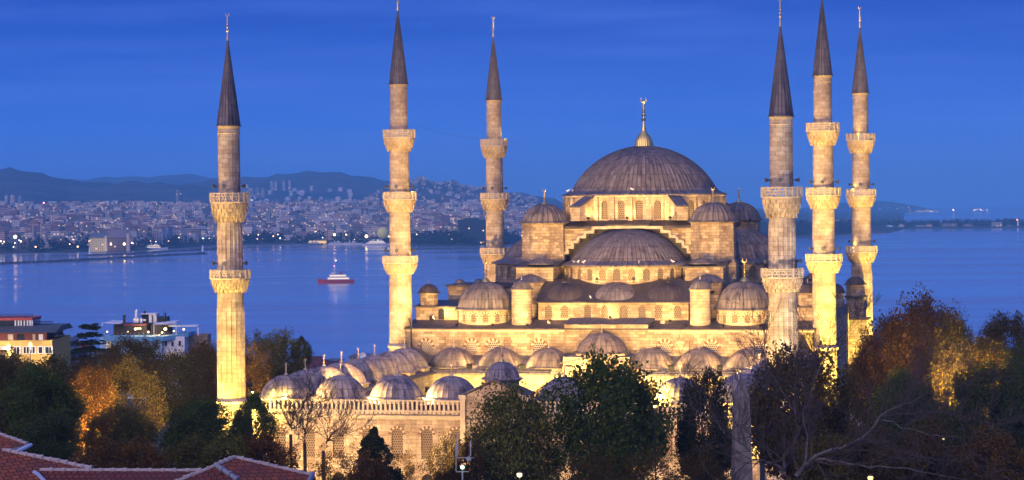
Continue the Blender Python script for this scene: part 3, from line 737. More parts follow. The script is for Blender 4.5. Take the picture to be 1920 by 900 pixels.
# round turrets standing on the gallery roof ---------------------------------
for sg in (-1, 1):
    c = (sg * 13.55, 1.6); m = MB(); m.lathe([(1.62, 17.2), (1.55, 18.2), (1.53, 22.9), (1.66, 23.05), (1.66, 23.2)], 28, c); tr = P_('round_turret', m, STONE_L)
    m = MB(); m.ribdome(dome_prof(1.5, 23.22, 1.3, .24, 8), 22, .05, c); m.build('turret_dome', LEAD, tr, sharp=20)
    m = MB(); m.tube([(c[0], c[1], 24.4), (c[0], c[1], 25.1)], [.1, .03], 6); m.build('finial', BRONZE, tr)
# tympanum wall with its stepped cornice -------------------------------------
VT = 16.9
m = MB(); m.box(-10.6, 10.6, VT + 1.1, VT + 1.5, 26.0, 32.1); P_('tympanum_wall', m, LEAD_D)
stp = [(10.1, 27.6), (9.5, 28.5), (8.7, 29.35), (7.8, 30.2), (6.7, 30.95), (5.4, 31.7), (2.95, 32.35)]; nst = len(stp) - 1
m = MB(); m2 = MB()
for sg in (-1, 1):
    for i in range(nst):
        (ua, za), (ub, zb) = stp[i], stp[i + 1]
        a, b = sorted((sg * ua, sg * ub)); m.box(a - .18, b + .18, VT - .9, VT + 1.0, zb - .42, zb)             # tread
        c = sg * ua; m.box(c - .2, c + .2, VT - .9, VT + .998, za - .42, zb - .003)                             # riser
        # masonry outside the steps
        if True:
            lo, hi = sorted((sg * ub, sg * 10.5)); m2.box(lo, hi, VT - .35 - .002 * i, VT + 1.09, zb + .003, stp[min(i + 2, nst)][1] if i < nst - 2 else 32.15)
    lo, hi = sorted((sg * 10.0, sg * 13.6)); m2.box(lo, hi, VT - .37, VT + 1.51, 26.2, 32.1); P_('spandrel_wall', m2, STONE, smooth=False); m2 = MB()
m.box(-3.1, 3.1, VT - .903, VT + 1.0, 32.0, 32.42); P_('stepped_cornice', m, TRIM, smooth=False)
# roof above
m = MB(); shed(m, -10.7, 10.7, VT - .75, 19.5, 32.2, 33.25, .22); m.box(-13.9, 13.9, 19.5, 46.3, 32.05, 33.2); shed(m, -3.4, 3.4, VT - 1.05, 19.0, 32.6, 33.35, .18)
P_('main_roof', m, LEAD_D)
# weight towers ----------------------------------------------------------------
for sg, vv in ((-1, 17.0), (1, 17.0), (-1, 46), (1, 46)):
    c = (sg * 13.3, vv); m = MB()
    m.lathe([(4.0, 23.2), (4.0, 26.6), (3.62, 27.2), (3.55, 32.7), (3.75, 32.85), (3.75, 33.0)], 8, c, PI / 8, 2 * PI + PI / 8); P_('weight_tower', m, STONE, sharp=20)
    m = MB(); m.ribdome(dome_prof(3.5, 33.03, 2.9, .38, 12), 26, .13, c, vs=.5, hw=.24); dm = P_('tower_dome', m, LEAD, sharp=18); finial(dm, c, 35.85, 2.4, GOLD, 1.8)
# flying buttresses
for a in (-121, -112, -68, -59, 45, 135):
    if a in (-112, -68): continue
    T = Matrix.Translation((0, 31.5, 0)) @ Matrix.Rotation(R(a), 4, 'Z'); m = MB(); m.T = T
    m.prism([(12.6, -.9, 33.2), (16.4, -.9, 33.2), (16.4, -.9, 35.3), (12.6, -.9, 37.05)], (0, 1.8, 0)); bt = P_('flying_buttress', m, STONE_L, smooth=False)
    m = MB(); m.T = T; m.prism([(12.7, -1.05, 37.1), (16.6, -1.05, 35.32), (16.6, -1.05, 35.5), (12.7, -1.05, 37.28)], (0, 2.1, 0)); m.build('buttress_capping', LEAD, bt, smooth=False)
# main drum and dome -------------------------------------------------------------
rD = 12.75; f = cyl(0, 31.5, rD, -PI / 2); m = MB(); nw = 28
ops = [(2 * PI * rD * (i + .5) / nw - PI * rD, .56, 33.45, 35.8) for i in range(nw)]
pn = arched_wall(m, f, -PI * rD, PI * rD, 32.9, 37.2, ops, ds=.8, depth=.4, n=7)
for i in range(nw):
    a = 2 * PI * i / nw - PI / 2; n_ = (math.cos(a), math.sin(a), 0); m.obox((n_[0] * (rD + .1), 31.5 + n_[1] * (rD + .1), 34.95), (-n_[1], n_[0], 0), n_, (0, 0, 1), .42, .3, 2.0)
P_('main_drum', m, STONE_L)
for p in pn:
    if abs(p[0]) < 24: pane_mesh(f, p, .3, LATT, 'window', HALL)
m = MB(); m.lathe([(rD, 36.85), (rD + .35, 37.0), (rD + .35, 37.15), (rD, 37.15)], 84, (0, 31.5)); P_('drum_cornice', m, TRIM)
m = MB(); rd = 11.9
pr = [(13.15, 37.16), (13.15, 37.34), (12.3, 37.62), (11.75, 37.95), (11.5, 38.3)] + cap(11.4, 38.35, 6.75, 22, .6)
m.ribdome(pr, 96, .12, (0, 31.5), vs=.42, hw=.2); MD = P_('main_dome', m, LEAD, sharp=18)
m = MB(); c = (0, 31.5); z = 45.05
m.lathe([(1.5, z), (1.45, z + .15), (1.42, z + .5), (1.25, z + 1.1), (.9, z + 1.75), (.5, z + 2.2), (.28, z + 2.7), (.2, z + 3.0)], 24 * 4, c, fr=lambda a, k: 1 + .045 * abs(math.cos(12 * a)))
m.build('finial_base', GOLD, MD)
finial(MD, c, 47.6, 5.3, GOLD, 1.45, bulb=False)
# right-hand side: corner turret and gallery domes
for (u, v, z0, z1, r, h) in ((31.4, 56.5, 16.0, 21.9, 1.6, 1.3), (28.6, 50, 18.4, 20.8, 1.6, 1.4), (28.6, 36, 18.4, 20.8, 1.6, 1.4), (-28.6, 50, 18.4, 20.8, 1.6, 1.4), (28.6, 20, 23.3, 23.9, 1.4, 1.1)):
    m = MB(); m.lathe([(r, z0), (r, z1 - .1), (r + .15, z1), (r + .15, z1 + .1)], 8, (u, v), PI / 8, 2 * PI + PI / 8); tr = P_('small_turret', m, STONE, sharp=20)
    m = MB(); m.ribdome(dome_prof(r, z1 + .1, h, .3, 8), 20, .05, (u, v)); m.build('turret_dome', LEAD_D, tr, sharp=20)
m = MB(); m.box(29.6, 33.4, 54.2, 59, 0, 16.1); m.box(30, 33, 54.7, 58.6, 16.1, 19.8); P_('stair_block', m, STONE)
m = MB(); m.box(29.2, 33.8, 53.8, 59.3, 16.1, 16.35); m.box(29.7, 33.3, 54.3, 58.9, 19.8, 20.05); P_('stair_block_roof', m, LEAD_R)
m = MB(); m.box(30.52, 35.5, 8, 52, 6.8, 7.1); 
for v in range(8, 53, 4): m.box(34.9, 35.4, v - .2, v + .2, 0, 6.8)
P_('side_gallery', m, TRIM)

# ================================================================== COURTYARD
CRT = empty('courtyard', mw(0, -36), -TH, 'arcaded stone courtyard in front of the hall, roofed with rows of small lead domes', 'courtyard')
CT = Matrix.Translation((0, 36, 0))
class CB(MB):
    def __init__(s): super().__init__(); s.T = CT
def C_(name, mb, mat, parent=None, **k): return mb.build(name, mat, parent or CRT, **k)
def cfm(f): return lambda s, z, d: tuple(CT @ Vector(f(s, z, d)))
V0 = -69.9
# outer front wall
for sg in (-1, 1):
    f0 = flat(V0); f = (lambda s, z, d: f0(s, z, d))
    a, b = sorted((sg * 3.9, sg * 31.5))
    cs = [sg * (5.4 + 3.75 * i) for i in range(7)]
    m = CB(); pn = arched_wall(m, f, a, b, 4.2, 10.0, [(c, .72, 5.0, 7.95) for c in cs], ds=9, depth=.35, n=8)
    pq = arched_wall(m, f, a, b, 0, 4.2, [(c, .8, .5, 2.4) for c in cs], ds=9, depth=.3, n=4)
    wl = C_('court_wall', m, STONE_L)
    for p in pn:
        w_ = pane_mesh(cfm(f), p, .22, LATT, 'window', CRT); voussoirs(cfm(f), p, w_, 11, .03, .38)
    for p in pq: pane_mesh(cfm(f), p, .2, DARK, 'lower_window', CRT)
    m = CB(); m.box(a, b, V0 - .10, V0 + .3, 9.85, 10.1); m.box(a, b, V0 - .22, V0 + .3, 10.1, 10.3); m.box(a, b, V0 - .34, V0 + .4, 10.75, 10.95)
    m.box(a, b, V0 - .02, V0 + .35, 10.3, 10.75); C_('cornice', m, TRIM, smooth=False)
    m = CB(); n = 48
    for i in range(n + 1):
        u = a + .15 + (b - a - .3) * i / n; m.box(u - .13, u + .13, V0 - .28, V0 - .04, 10.95, 12.02); m.box(u - .17, u + .17, V0 - .38, V0 + .05, 10.52, 10.745)
    m.box(a, b, V0 - .3, V0 - .0, 12.02, 12.2); C_('balustrade', m, TRIM, smooth=False)
# side walls (outer)
for sg in (-1, 1):
    u = sg * 31.5; f = flatx(u, sg); cs = [V0 + 5 + 4.2 * i for i in range(15)]
    m = CB(); pn = arched_wall(m, f, V0, VF - .3, 4.2, 10.9, [(c, .75, 5.0, 7.9) for c in cs], ds=9, depth=.35, n=6)
    m.add([(u, V0, 0), (u, VF - .3, 0), (u, VF - .3, 4.2), (u, V0, 4.2)]); C_('court_side_wall', m, STONE_L)
    if sg > 0:
        for p in pn: pane_mesh(cfm(f), p, .22, LATT, 'window', CRT)
    m = CB(); a, b = sorted((u + sg * .3, u - sg * .2)); m.box(a, b, V0 + .4, VF - .3, 10.9, 11.15); m.box(a, b, V0 + .4, VF - .3, 12.02, 12.2)
    for i in range(110): v = V0 + .6 + 67 * i / 110; m.box(u - .13, u + .13, v - .13, v + .13, 11.15, 12.02)
    C_('balustrade', m, TRIM, smooth=False)
# arcade roofs (lead), a frame of four strips
m = CB(); m.box(-31.3, 31.3, V0 + .3, -62.6, 11.0, 11.55); m.box(-31.3, -24.4, -62.6, -9.3, 11.0, 11.551); m.box(24.4, 31.3, -62.6, -9.3, 11.0, 11.552); m.box(-31.3, 31.3, -9.3, VF - .02, 11.0, 11.553)
m.prism([(-31, -9.7, 11.3), (-31, -8.2, 11.95), (-31, VF - .02, 13.4), (-31, VF - .02, 11.2), (-31, -9.7, 11.1)], (24.2, 0, 0)); m.prism([(6.8, -9.7, 11.3), (6.8, -8.2, 11.95), (6.8, VF - .02, 13.4), (6.8, VF - .02, 11.2), (6.8, -9.7, 11.1)], (24.2, 0, 0))
m.prism([(-24.0, -62.6, 11.3), (-25.5, -62.6, 11.9), (-31, -62.6, 11.9), (-31, -62.6, 11.6), (-24.0, -62.6, 11.1)], (0, 52.9, 0))
m.prism([(24.0, -62.6, 11.3), (25.5, -62.6, 11.9), (31, -62.6, 11.9), (31, -62.6, 11.6), (24.0, -62.6, 11.1)], (0, 52.9, 0))
C_('arcade_roof', m, LEAD, smooth=False)
# inner arcades: arches on the court side
def arcade(f, s0, s1, cs, h, top=11.05):
    m = CB(); arched_wall(m, f, s0, s1, 0, top, [(c, h, 0.02, 6.6) for c in cs], ds=6, depth=.8, n=12, pointed=.18); C_('arcade_wall', m, STONE_L)
    k = CB()
    for i in range(len(cs) - 1):
        c = (cs[i] + cs[i + 1]) / 2; p = f(c, 0, .4); k.lathe([(.5, 0), (.5, .5), (.36, .6), (.34, 4.9), (.62, 5.6), (.62, 5.9)], 12, (p[0], p[1]))
    C_('column', k, TRIM)
fr7 = [7.15 * i for i in range(-3, 4)]
arcade(flat(-9.4), -24.5, 24.5, fr7, 2.75)
arcade(lambda s, z, d: (s, -62.7 - d, z), -24.5, 24.5, fr7, 2.75)
sv = [-58.7 + 7.65 * i for i in range(7)]
arcade(lambda s, z, d: (-24.5 - d, s, z), -62.7, -9.4, sv, 2.75)
arcade(lambda s, z, d: (24.5 + d, s, z), -62.7, -9.4, sv, 2.75)
# domes
DOME = None
def cdome(u, v, zb, r, h, fin, fh=1.5, w=1.0, base=True, mat=None):
    global DOME
    m = CB(); m.ribdome(dome_prof(r, zb, h, .45, 12), 26, .03, (u, v), vs=.62, hw=.1); dm = C_('dome', m, mat or LEAD_P, sharp=18)
    if base:
        b = MB(); b.T = CT; b.lathe([(r + .2, zb - .75), (r + .2, zb - .12)], 8, (u, v), PI / 8, 2 * PI + PI / 8); b.build('dome_drum', TRIM, dm, sharp=20)
    if fin: finial(dm, (u, v + 36), zb + h - .03, fh, BRONZE, 1.5 * w)
    return dm
for i in range(-4, 5):
    if i == 0: continue
    cdome(7.13 * i, -65.5, 12.2, 3.2, 2.65, True, 1.55)
for k_, u in enumerate((-29.2, -22.4, -15.2, -8.0, 0, 7.4, 14.4, 21.6, 28.6)):
    if u == 0: continue
    cdome(u, -5.2, 12.0, 3.4, 2.75, True, 1.2, mat=LEAD_M)
cdome(0, -5.0, 14.15, 3.75, 2.9, True, 1.2, mat=LEAD_M)
m = CB(); m.box(-4.9, 4.9, -9.6, VF - .05, 11.1, 13.7); m.box(-5.0, 5.0, -9.75, -9.4, 10.9, 12.3); C_('portal_block', m, STONE_L)
m = CB(); m.prism([(-5.3, -9.95, 12.9), (0, -9.95, 13.95), (5.3, -9.95, 12.9), (5.3, -9.95, 12.7), (0, -9.95, 13.75), (-5.3, -9.95, 12.7)], (0, 8, 0)); C_('portal_roof', m, LEAD)
for sg in (-1, 1):
    for i in range(7): cdome(sg * 28.1, -59 + 7.85 * i, 12.2, 3.45, 2.8, True, 1.5)
# main gate in the front wall
m = CB(); m.box(-3.9, 3.9, -72.6, -66.5, 0, 12.2); m.prism([(-3.9, -72.6, 12.2), (3.9, -72.6, 12.2), (3.9, -72.6, 12.9), (0, -72.6, 14.7), (-3.9, -72.6, 12.9)], (0, 4, 0)); gt = C_('gate', m, STONE_L, smooth=False)
m = CB(); m.box(-4.15, -3.55, -73.0, -72.3, 0, 12.6); m.box(3.55, 4.15, -73.0, -72.3, 0, 12.6); m.box(-4.3, -3.4, -73.15, -72.2, 12.6, 13.1); m.box(3.4, 4.3, -73.15, -72.2, 12.6, 13.1); m.build('gate_post', TRIM, gt, smooth=False)
m = CB(); m.prism([(-4.1, -72.8, 12.95), (0, -72.8, 14.8), (4.1, -72.8, 12.95), (4.1, -72.8, 13.15), (0, -72.8, 15.02), (-4.1, -72.8, 13.15)], (0, 4.3, 0)); m.build('gate_coping', LEAD, gt, smooth=False)
m = CB(); m.lathe([(2.15, 12.2), (2.15, 14.5), (2.3, 14.6), (2.3, 14.85)], 12, (.25, -69.6)); m.build('gate_drum', STONE_L, gt, sharp=20)
m = CB(); m.ribdome(dome_prof(2.1, 14.9, 2.05, .42, 10), 28, .05, (.25, -69.6), vs=.6); gd = m.build('gate_dome', LEAD_P, gt, sharp=18)
finial(gd, (.25, -69.6 + 36), 16.9, 1.95, GOLD, 1.3)
arc = [(-1.6 * math.cos(PI * i / 8), 5.2 + 2.2 * math.sin(PI * i / 8)) for i in range(9)]
pane_mesh(cfm(flat(-72.62)), (0, 1.6, .05, arc), -.01, DARK, 'gate_arch', gt)
m = CB(); m.box(-14, 14, -40, -30, .06, .3); m.lathe([(3.4, .3), (3.4, 5.2), (3.7, 5.3), (3.7, 5.5)], 6, (0, -36)); C_('fountain_house', m, STONE_L, sharp=20)
m = CB(); m.ribdome(dome_prof(3.3, 5.5, 2.4, .4, 8), 20, .05, (0, -36)); C_('fountain_dome', m, LEAD)
m = CB(); m.box(-31, 31, V0 + .5, -2, .062, .1); C_('court_floor', m, TRIM, smooth=False)


# ================================================================== FLOODLIGHTS OF THE MOSQUE
_fl = floodlight
def floodlight(loc, tgt, w, *a, **k): return _fl(loc, tgt, w * GAIN, *a, **k)
GAIN = 6.0
FC = (1, .58, .15); FW = (1, .58, .17); FY = (1, .68, .11); FO = (1, .60, .17)
LM = 3.4
k_ = 0
for u, tu, z, w in ((-23, -17, 22, 20000), (-11, -6, 25, 22000), (11, 5, 26, 28000), (23, 16, 23, 34000)):
    lab = {-23: 'floodlight on the arcade roof behind the second front dome from the left', -11: 'floodlight on the arcade roof just left of the gate', 11: 'floodlight on the arcade roof just right of the gate', 23: 'floodlight on the arcade roof near the right front corner'}[u]
    floodlight(mw(u, -61.6, 12.9), mw(tu, 4, z), w, 75, lab, FW, ground=12.0)
# front wall of the courtyard, from the lawn
for i, (u, w) in enumerate(((-29, 3000), (-22, 2200), (-14, 2000), (-6.5, 1600), (7, 1600), (17, 1800), (27, 2000))):
    floodlight(mw(u, -81, 1.0), mw(u * .97, -69.9, 7.5), w * .62, 110, ['floodlight on the lawn at the left corner of the courtyard wall', 'floodlight on the lawn below the second left window', 'floodlight on the lawn below the middle left windows', 'floodlight on the lawn left of the gate', 'floodlight on the lawn right of the gate', 'floodlight on the lawn behind the big dark trees', 'floodlight on the lawn at the foot of the right court minaret'][i], FC, ground=0)
# the lamps at the left corner of the arcade roof, which catch the front domes
floodlight(mw(-31.6, -69.3, 12.7), mw(-18, -68.3, 12.9), 1500, 50, 'glaring floodlight at the left end of the balustrade', FY, m_emit('lamp_glare', (1, .72, .25), 60), ground=12.2)
floodlight(mw(-27.6, -69.35, 11.9), mw(-28.2, -66.8, 13.4), 900, 130, 'floodlight hidden behind the balustrade below the first front dome', FY, ground=11.0)
floodlight(mw(18.0, -69.2, 12.6), mw(22, -66.3, 13.4), 2200, 110, 'floodlight behind the balustrade by the right front domes', FY, m_emit('lamp_glare2', (1, .72, .3), 40), ground=11.56)
for i, u in enumerate((-24.9, -17.7, -10.7)):
    floodlight(mw(u, -69.35, 11.95), mw(u + 2.6, -66.6, 13.4), 1100, 130, 'small floodlight behind the balustrade, left of the %s front dome' % ('second', 'third', 'fourth')[i], FO, ground=11.56)
# minaret shafts, from their feet
floodlight(mw(-39.0, -77.5, .9), mw(-34.3, -69.6, 17), 9975, 70, 'floodlight left of the foot of the lone left minaret', FY, ground=0)
floodlight(mw(-30.0, -78.5, .9), mw(-34.3, -69.6, 17), 11400, 70, 'floodlight right of the foot of the lone left minaret', FY, ground=0)
floodlight(mw(-58.0, -92, 1.2), mw(-34.3, -69.6, 38), 26000, 40, 'floodlight among the trees far left of the lone minaret', FO, ground=0)
floodlight(mw(28.5, -78, .9), mw(34.3, -69.6, 17), 11440, 70, 'floodlight left of the foot of the stout right minaret', FY, ground=0)
floodlight(mw(45, -93, 1.2), mw(34.3, -69.6, 30), 15000, 40, 'floodlight on the lawn right of the stout minaret', (1, .76, .5), ground=0)
floodlight(mw(12, -98, 1.2), mw(34.3, -69.6, 38), 16000, 40, 'floodlight on the lawn between the gate and the right minaret', FO, ground=0)
floodlight(mw(39.5, -8.5, .9), mw(32, 0, 20), 16900, 70, 'floodlight in front of the brightest minaret', FY, ground=0)
floodlight(mw(35.0, -12, .9), mw(32, 0, 34), 21000, 60, 'floodlight beside the court wall below the brightest minaret', FY, ground=0)
floodlight(mw(38, 52, .9), mw(32, 61.6, 24), 27000, 70, 'floodlight at the foot of the far right minaret', FY, ground=0)
floodlight(mw(46, 30, 1.2), mw(32, 61.6, 46), 26000, 40, 'floodlight on the side lawn near the far right minaret', FO, ground=0)
floodlight(mw(-25, -8.6, 12.6), mw(-32, 0, 30), 5200, 60, 'floodlight on the portico roof right of the slim left minaret', FW, ground=11.6)
floodlight(mw(-38, -12, .9), mw(-32, 0, 32), 13000, 60, 'floodlight on the ground left of the slim left minaret', FW, ground=0)
floodlight(mw(-40, 40, .9), mw(-32, 61.6, 40), 22000, 40, 'floodlight on the lawn beside the far left minaret', FW, ground=0)
# upper levels
floodlight(mw(-27.2, 1.0, 18.9), mw(-19, 6, 22), 420, 110, 'small floodlight glowing on the gallery roof below the dark doorway', FW, m_emit('lamp_glare3', (1, .85, .5), 40), ground=17.75)
for u, v, z, tu, tv, tz, w, lab in ((-14.5, 6.6, 22.6, -13, 17, 30, 900, 'small floodlight on the upper roof by the left weight tower'), (14.5, 6.6, 22.6, 13, 17, 30, 1500, 'small floodlight on the upper roof by the right weight tower'),
                               (-11.64, 21.73, 33.75, -9.55, 23.49, 36.2, 170, 'small floodlight on the main roof before the great drum, at its left'),
  (-6.42, 17.72, 33.75, -5.27, 20.20, 36.2, 170, 'small floodlight on the main roof before the great drum, left of its middle'),
  (0.00, 16.30, 33.75, 0.00, 19.04, 36.2, 170, 'small floodlight on the main roof before the great drum, below its middle window'),
  (6.42, 17.72, 33.75, 5.27, 20.20, 36.2, 170, 'small floodlight on the main roof before the great drum, right of its middle'),
  (11.64, 21.73, 33.75, 9.55, 23.49, 36.2, 170, 'small floodlight on the main roof before the great drum, at its right'),
  (-8, 6.0, 24.6, -7.2, 9, 26.0, 60, 'small floodlight on the exedra roof below the semi-dome drum, left of four'),
  (-2.8, 6.0, 24.6, -2.52, 9, 26.0, 60, 'small floodlight on the exedra roof below the semi-dome drum, second of four'),
  (2.8, 6.0, 24.6, 2.52, 9, 26.0, 60, 'small floodlight on the exedra roof below the semi-dome drum, third of four'),
  (8, 6.0, 24.6, 7.2, 9, 26.0, 60, 'small floodlight on the exedra roof below the semi-dome drum, right of four'),
  (-17.4, -1.4, 18.0, -19.4, 1.5, 20, 110, 'small floodlight on the gallery roof at the inner side of the left corner dome'),
  (-22.8, -1.4, 18.0, -20.5, 1.5, 20, 110, 'small floodlight on the gallery roof at the outer side of the left corner dome'),
  (-12.0, -1.6, 18.0, -13.5, 1.6, 21, 120, 'small floodlight on the gallery roof before the left round turret'),
  (17.4, -1.4, 18.0, 19.4, 1.5, 20, 110, 'small floodlight on the gallery roof at the inner side of the right corner dome'),
  (22.8, -1.4, 18.0, 20.5, 1.5, 20, 110, 'small floodlight on the gallery roof at the outer side of the right corner dome'),
  (12.0, -1.6, 18.0, 13.5, 1.6, 21, 120, 'small floodlight on the gallery roof before the right round turret'),
                               (17.5, 27, 33.2, 12, 31.5, 36, 260, 'small floodlight beside the great drum at its right edge'),
                               (-9, 1.2, 18.5, -6, 5, 20, 150, 'small floodlight below the left exedra windows'), (0, 1.6, 19.0, 0, 5, 20, 150, 'small floodlight below the middle exedra windows'), (9, 1.2, 18.5, 6, 5, 20, 150, 'small floodlight below the right exedra windows')):
    floodlight(mw(u, v, z), mw(tu, tv, tz), w, 130, lab, FW, ground=z - .6)
for i, u in enumerate((-27, -19, -11, -4, 4, 11, 18, 25)):
    floodlight(mw(u, -9.2, 12.35), mw(u, VF, 15.8), 420, 140, 'small floodlight on the portico roof edge, %s' % ['by the slim left minaret', 'before the second portico dome', 'before the fourth portico dome', 'left of the raised dome', 'right of the raised dome', 'before the second dome right of the raised one', 'before the third dome right of the raised one', 'before the last portico dome at the right'][i], FW, ground=11.7)
floodlight(mw(-5.5, -82, 1.0), mw(0, -72.6, 9), 900, 90, 'floodlight on the lawn straight in front of the gate', FW, ground=0)
# inner court glow on the arches
for i, (u, v) in enumerate(((-10, -22), (10, -22), (-8, -52))):
    floodlight(mw(u, v, 1.2), mw(u * 1.1, -9.4 if v > -40 else -30, 8), 5200, 120, ['floodlight standing in the inner court on the left', 'floodlight standing in the inner court on the right', 'floodlight standing in the inner court near the gate'][i], FY, ground=.1)

# ================================================================== CABLE AND BIRDS
m = MB(); A_ = MIN['B'].location + Vector((2.2, 0, 48.2)); B_ = MIN['C'].location + Vector((-2.2, 0, 47.6)); m.tube([A_.lerp(B_, t) - Vector((0, 0, 0.5 * 4 * t * (1 - t))) for t in np.linspace(0, 1, 14)], .014, 4)
tag(m.build('cable', IRON), 'thin dark cable strung between the upper balconies of the two left hall minarets', 'cable')
m = MB(); pts = [mw(-29.8, VF - .3, z) + Vector((.0, 0, 0)) for z in (17.3, 16, 13.6)]; m.tube(pts, .12, 6)
m.tube([mw(-30.1, -2.2, 19), mw(-29.8, -2.2, 17.9), mw(-29.8, -2.2, 17.2)], .12, 6)
tag(m.build('drainpipe', IRON), 'black drainpipe with cables at the left end of the hall front wall', 'drainpipe')
gm_ = m_plain('gull_white', (.75, .75, .75), .6)
def gull():
    m = MB(); m.tube([(-.30, 0, .22), (-.16, 0, .24), (.02, 0, .26), (.16, 0, .32), (.21, 0, .42), (.27, 0, .44), (.34, 0, .42)], [.02, .07, .10, .08, .055, .055, .012], 8)
    m.tube([(.02, .03, .18), (.03, .03, 0)], .012, 4); m.tube([(.02, -.03, .18), (.03, -.03, 0)], .012, 4)
    return m.build('seagull', gm_)
gulls = [((-11.2, 25.0, 37.75), 'seagull resting at the lower left edge of the great dome'), ((-10.3, 24.2, 37.75), 'seagull at the great dome edge, right of the leftmost gull'), ((.3, 19.0, 37.85), 'seagull on the rim of the great dome near its middle'),
         ((-7.2, 9.9, 26.8), 'seagull on the semi-dome rim, leftmost of three'), ((-6.4, 9.2, 26.8), 'seagull on the semi-dome rim, middle of three at its left'), ((-5.4, 8.5, 26.8), 'seagull on the semi-dome rim, rightmost of three at its left'), ((3.3, 7.7, 26.8), 'seagull on the semi-dome rim right of the middle'), ((8.0, 10.6, 26.8), 'seagull on the right end of the semi-dome rim'), ((-3.4, 3.9, 21.6), 'seagull on the middle exedra roof edge')]
g0 = None
for i, (p, lab) in enumerate(gulls):
    o = gull() if g0 is None else g0.copy()
    if g0 is None: g0 = o
    else: col.objects.link(o)
    o.location = mw(*p); o.rotation_euler = (0, 0, i * 1.3); o.scale = (1.05,) * 3; tag(o, lab, 'bird', 'seagulls on the domes')

# ================================================================== TREES
def leaves(name, shape, nclump, nleaf, size, seed, crad=.2, flat_=0.0):
    r = np.random.default_rng(seed)
    if shape == 'cone':
        h = r.random(nclump) ** 1.5; a = r.random(nclump) * 2 * PI; q = (1 - h) ** .8 * (.35 + .65 * r.random(nclump) ** .5) * (.8 + .25 * np.sin(a * 3 + h * 9))
        C = np.stack([q * np.cos(a), q * np.sin(a), h * 2 - 1], 1); cr2 = crad * (.35 + .8 * (1 - h))
    elif shape == 'column':
        h = r.random(nclump); a = r.random(nclump) * 2 * PI; q = np.sin(np.clip(h * 1.06 + .02, 0, 1) * PI) ** .6 * (.3 + .7 * r.random(nclump) ** .5)
        C = np.stack([q * np.cos(a), q * np.sin(a), h * 2 - 1], 1); cr2 = crad * np.ones(nclump)
    elif shape == 'tier':
        t = r.integers(0, 6, nclump); h = t / 5.; a = r.random(nclump) * 2 * PI; q = (1 - .72 * h) * r.random(nclump) ** .6
        C = np.stack([q * np.cos(a), q * np.sin(a), -1 + 2 * h - .10 * q + .05 * r.standard_normal(nclump)], 1); cr2 = crad * np.ones(nclump)
    else:
        d = r.standard_normal((nclump, 3)); d /= np.linalg.norm(d, axis=1)[:, None]
        ph = r.random(9) * 6.28
        lob = 1 + .10 * np.sin(3 * d[:, 0] + ph[0]) + .09 * np.sin(4.3 * d[:, 1] + ph[1]) + .09 * np.sin(5 * d[:, 2] + ph[2]) + .07 * np.sin(9 * d[:, 0] + 7 * d[:, 2] + ph[3])
        q = (.30 + .70 * r.random(nclump) ** .45) * lob * .9
        C = d * q[:, None]; C[:, 2] *= np.where(C[:, 2] < 0, .8, 1.0)
        if shape == 'vase': C[:, :2] *= (.55 + .45 * (C[:, 2:3] + 1) / 2) 
        cr2 = crad * (.7 + .6 * r.random(nclump))
    idx = r.integers(0, nclump, nleaf)
    off = r.standard_normal((nleaf, 3)); off /= np.linalg.norm(off, axis=1)[:, None]; off *= (r.random(nleaf) ** .5)[:, None] * cr2[idx][:, None]
    if shape == 'tier': off[:, 2] *= .3
    P = C[idx] + off
    lo_, hi_ = np.percentile(P[:, 2], [.4, 99.6]); P[:, 2] = (P[:, 2] - (lo_ + hi_) / 2) / ((hi_ - lo_) / 2)
    rr_ = np.percentile(np.abs(P[:, :2]), 99.0); P[:, :2] /= rr_
    ax = r.standard_normal((nleaf, 3)); ax /= np.linalg.norm(ax, axis=1)[:, None]
    b = np.cross(ax, r.standard_normal((nleaf, 3))); b /= np.linalg.norm(b, axis=1)[:, None]
    s = size * (.6 + .8 * r.random(nleaf))[:, None]
    V = np.stack([P - ax * s, P - b * s * .55, P + ax * s, P + b * s * .55], 1).reshape(-1, 3)
    me = bpy.data.meshes.new(name); me.vertices.add(len(V)); me.vertices.foreach_set('co', V.ravel().astype(np.float32))
    me.loops.add(len(V)); me.loops.foreach_set('vertex_index', np.arange(len(V), dtype=np.int32)); me.polygons.add(nleaf)
    me.polygons.foreach_set('loop_start', np.arange(nleaf, dtype=np.int32) * 4); me.polygons.foreach_set('loop_total', np.full(nleaf, 4, dtype=np.int32))
    me.update(); me.validate(); return me
LV = {}
def leafmesh(kind):
    spec = {'broad1': ('ball', 260, 24000, .031, 1, .20), 'broad2': ('ball', 260, 24000, .031, 2, .20), 'broad3': ('vase', 260, 24000, .031, 3, .20), 'loose1': ('vase', 140, 9000, .026, 4, .18), 'loose2': ('ball', 130, 8000, .026, 5, .18),
            'cone': ('cone', 160, 9000, .050, 6, .22), 'column': ('column', 150, 9000, .045, 7, .26), 'tier': ('tier', 260, 7500, .045, 8, .14), 'bush1': ('ball', 110, 15000, .036, 9, .26), 'bush2': ('ball', 100, 14000, .036, 10, .26)}[kind]
    if kind not in LV: LV[kind] = leaves('crown_' + kind, *spec)
    return LV[kind]
L_DG = m_leaf('leaf_dark_green', (0.060, 0.078, 0.015), (0.096, 0.108, 0.019)); L_OG = m_leaf('leaf_olive', (0.098, 0.093, 0.021), (0.138, 0.112, 0.024))
L_BR = m_leaf('leaf_brown', (.115, .078, .018), (.085, .062, .016), (.14, .095, .02)); L_OR = m_leaf('leaf_autumn', (.24, .145, .024), (.16, .10, .02)); L_AU = m_leaf('leaf_olive_autumn', (.115, .078, .014), (.080, .060, .013), (.16, .105, .018)); L_YO = m_leaf('leaf_yellow_olive', (.115, .108, .022), (.085, .082, .018))
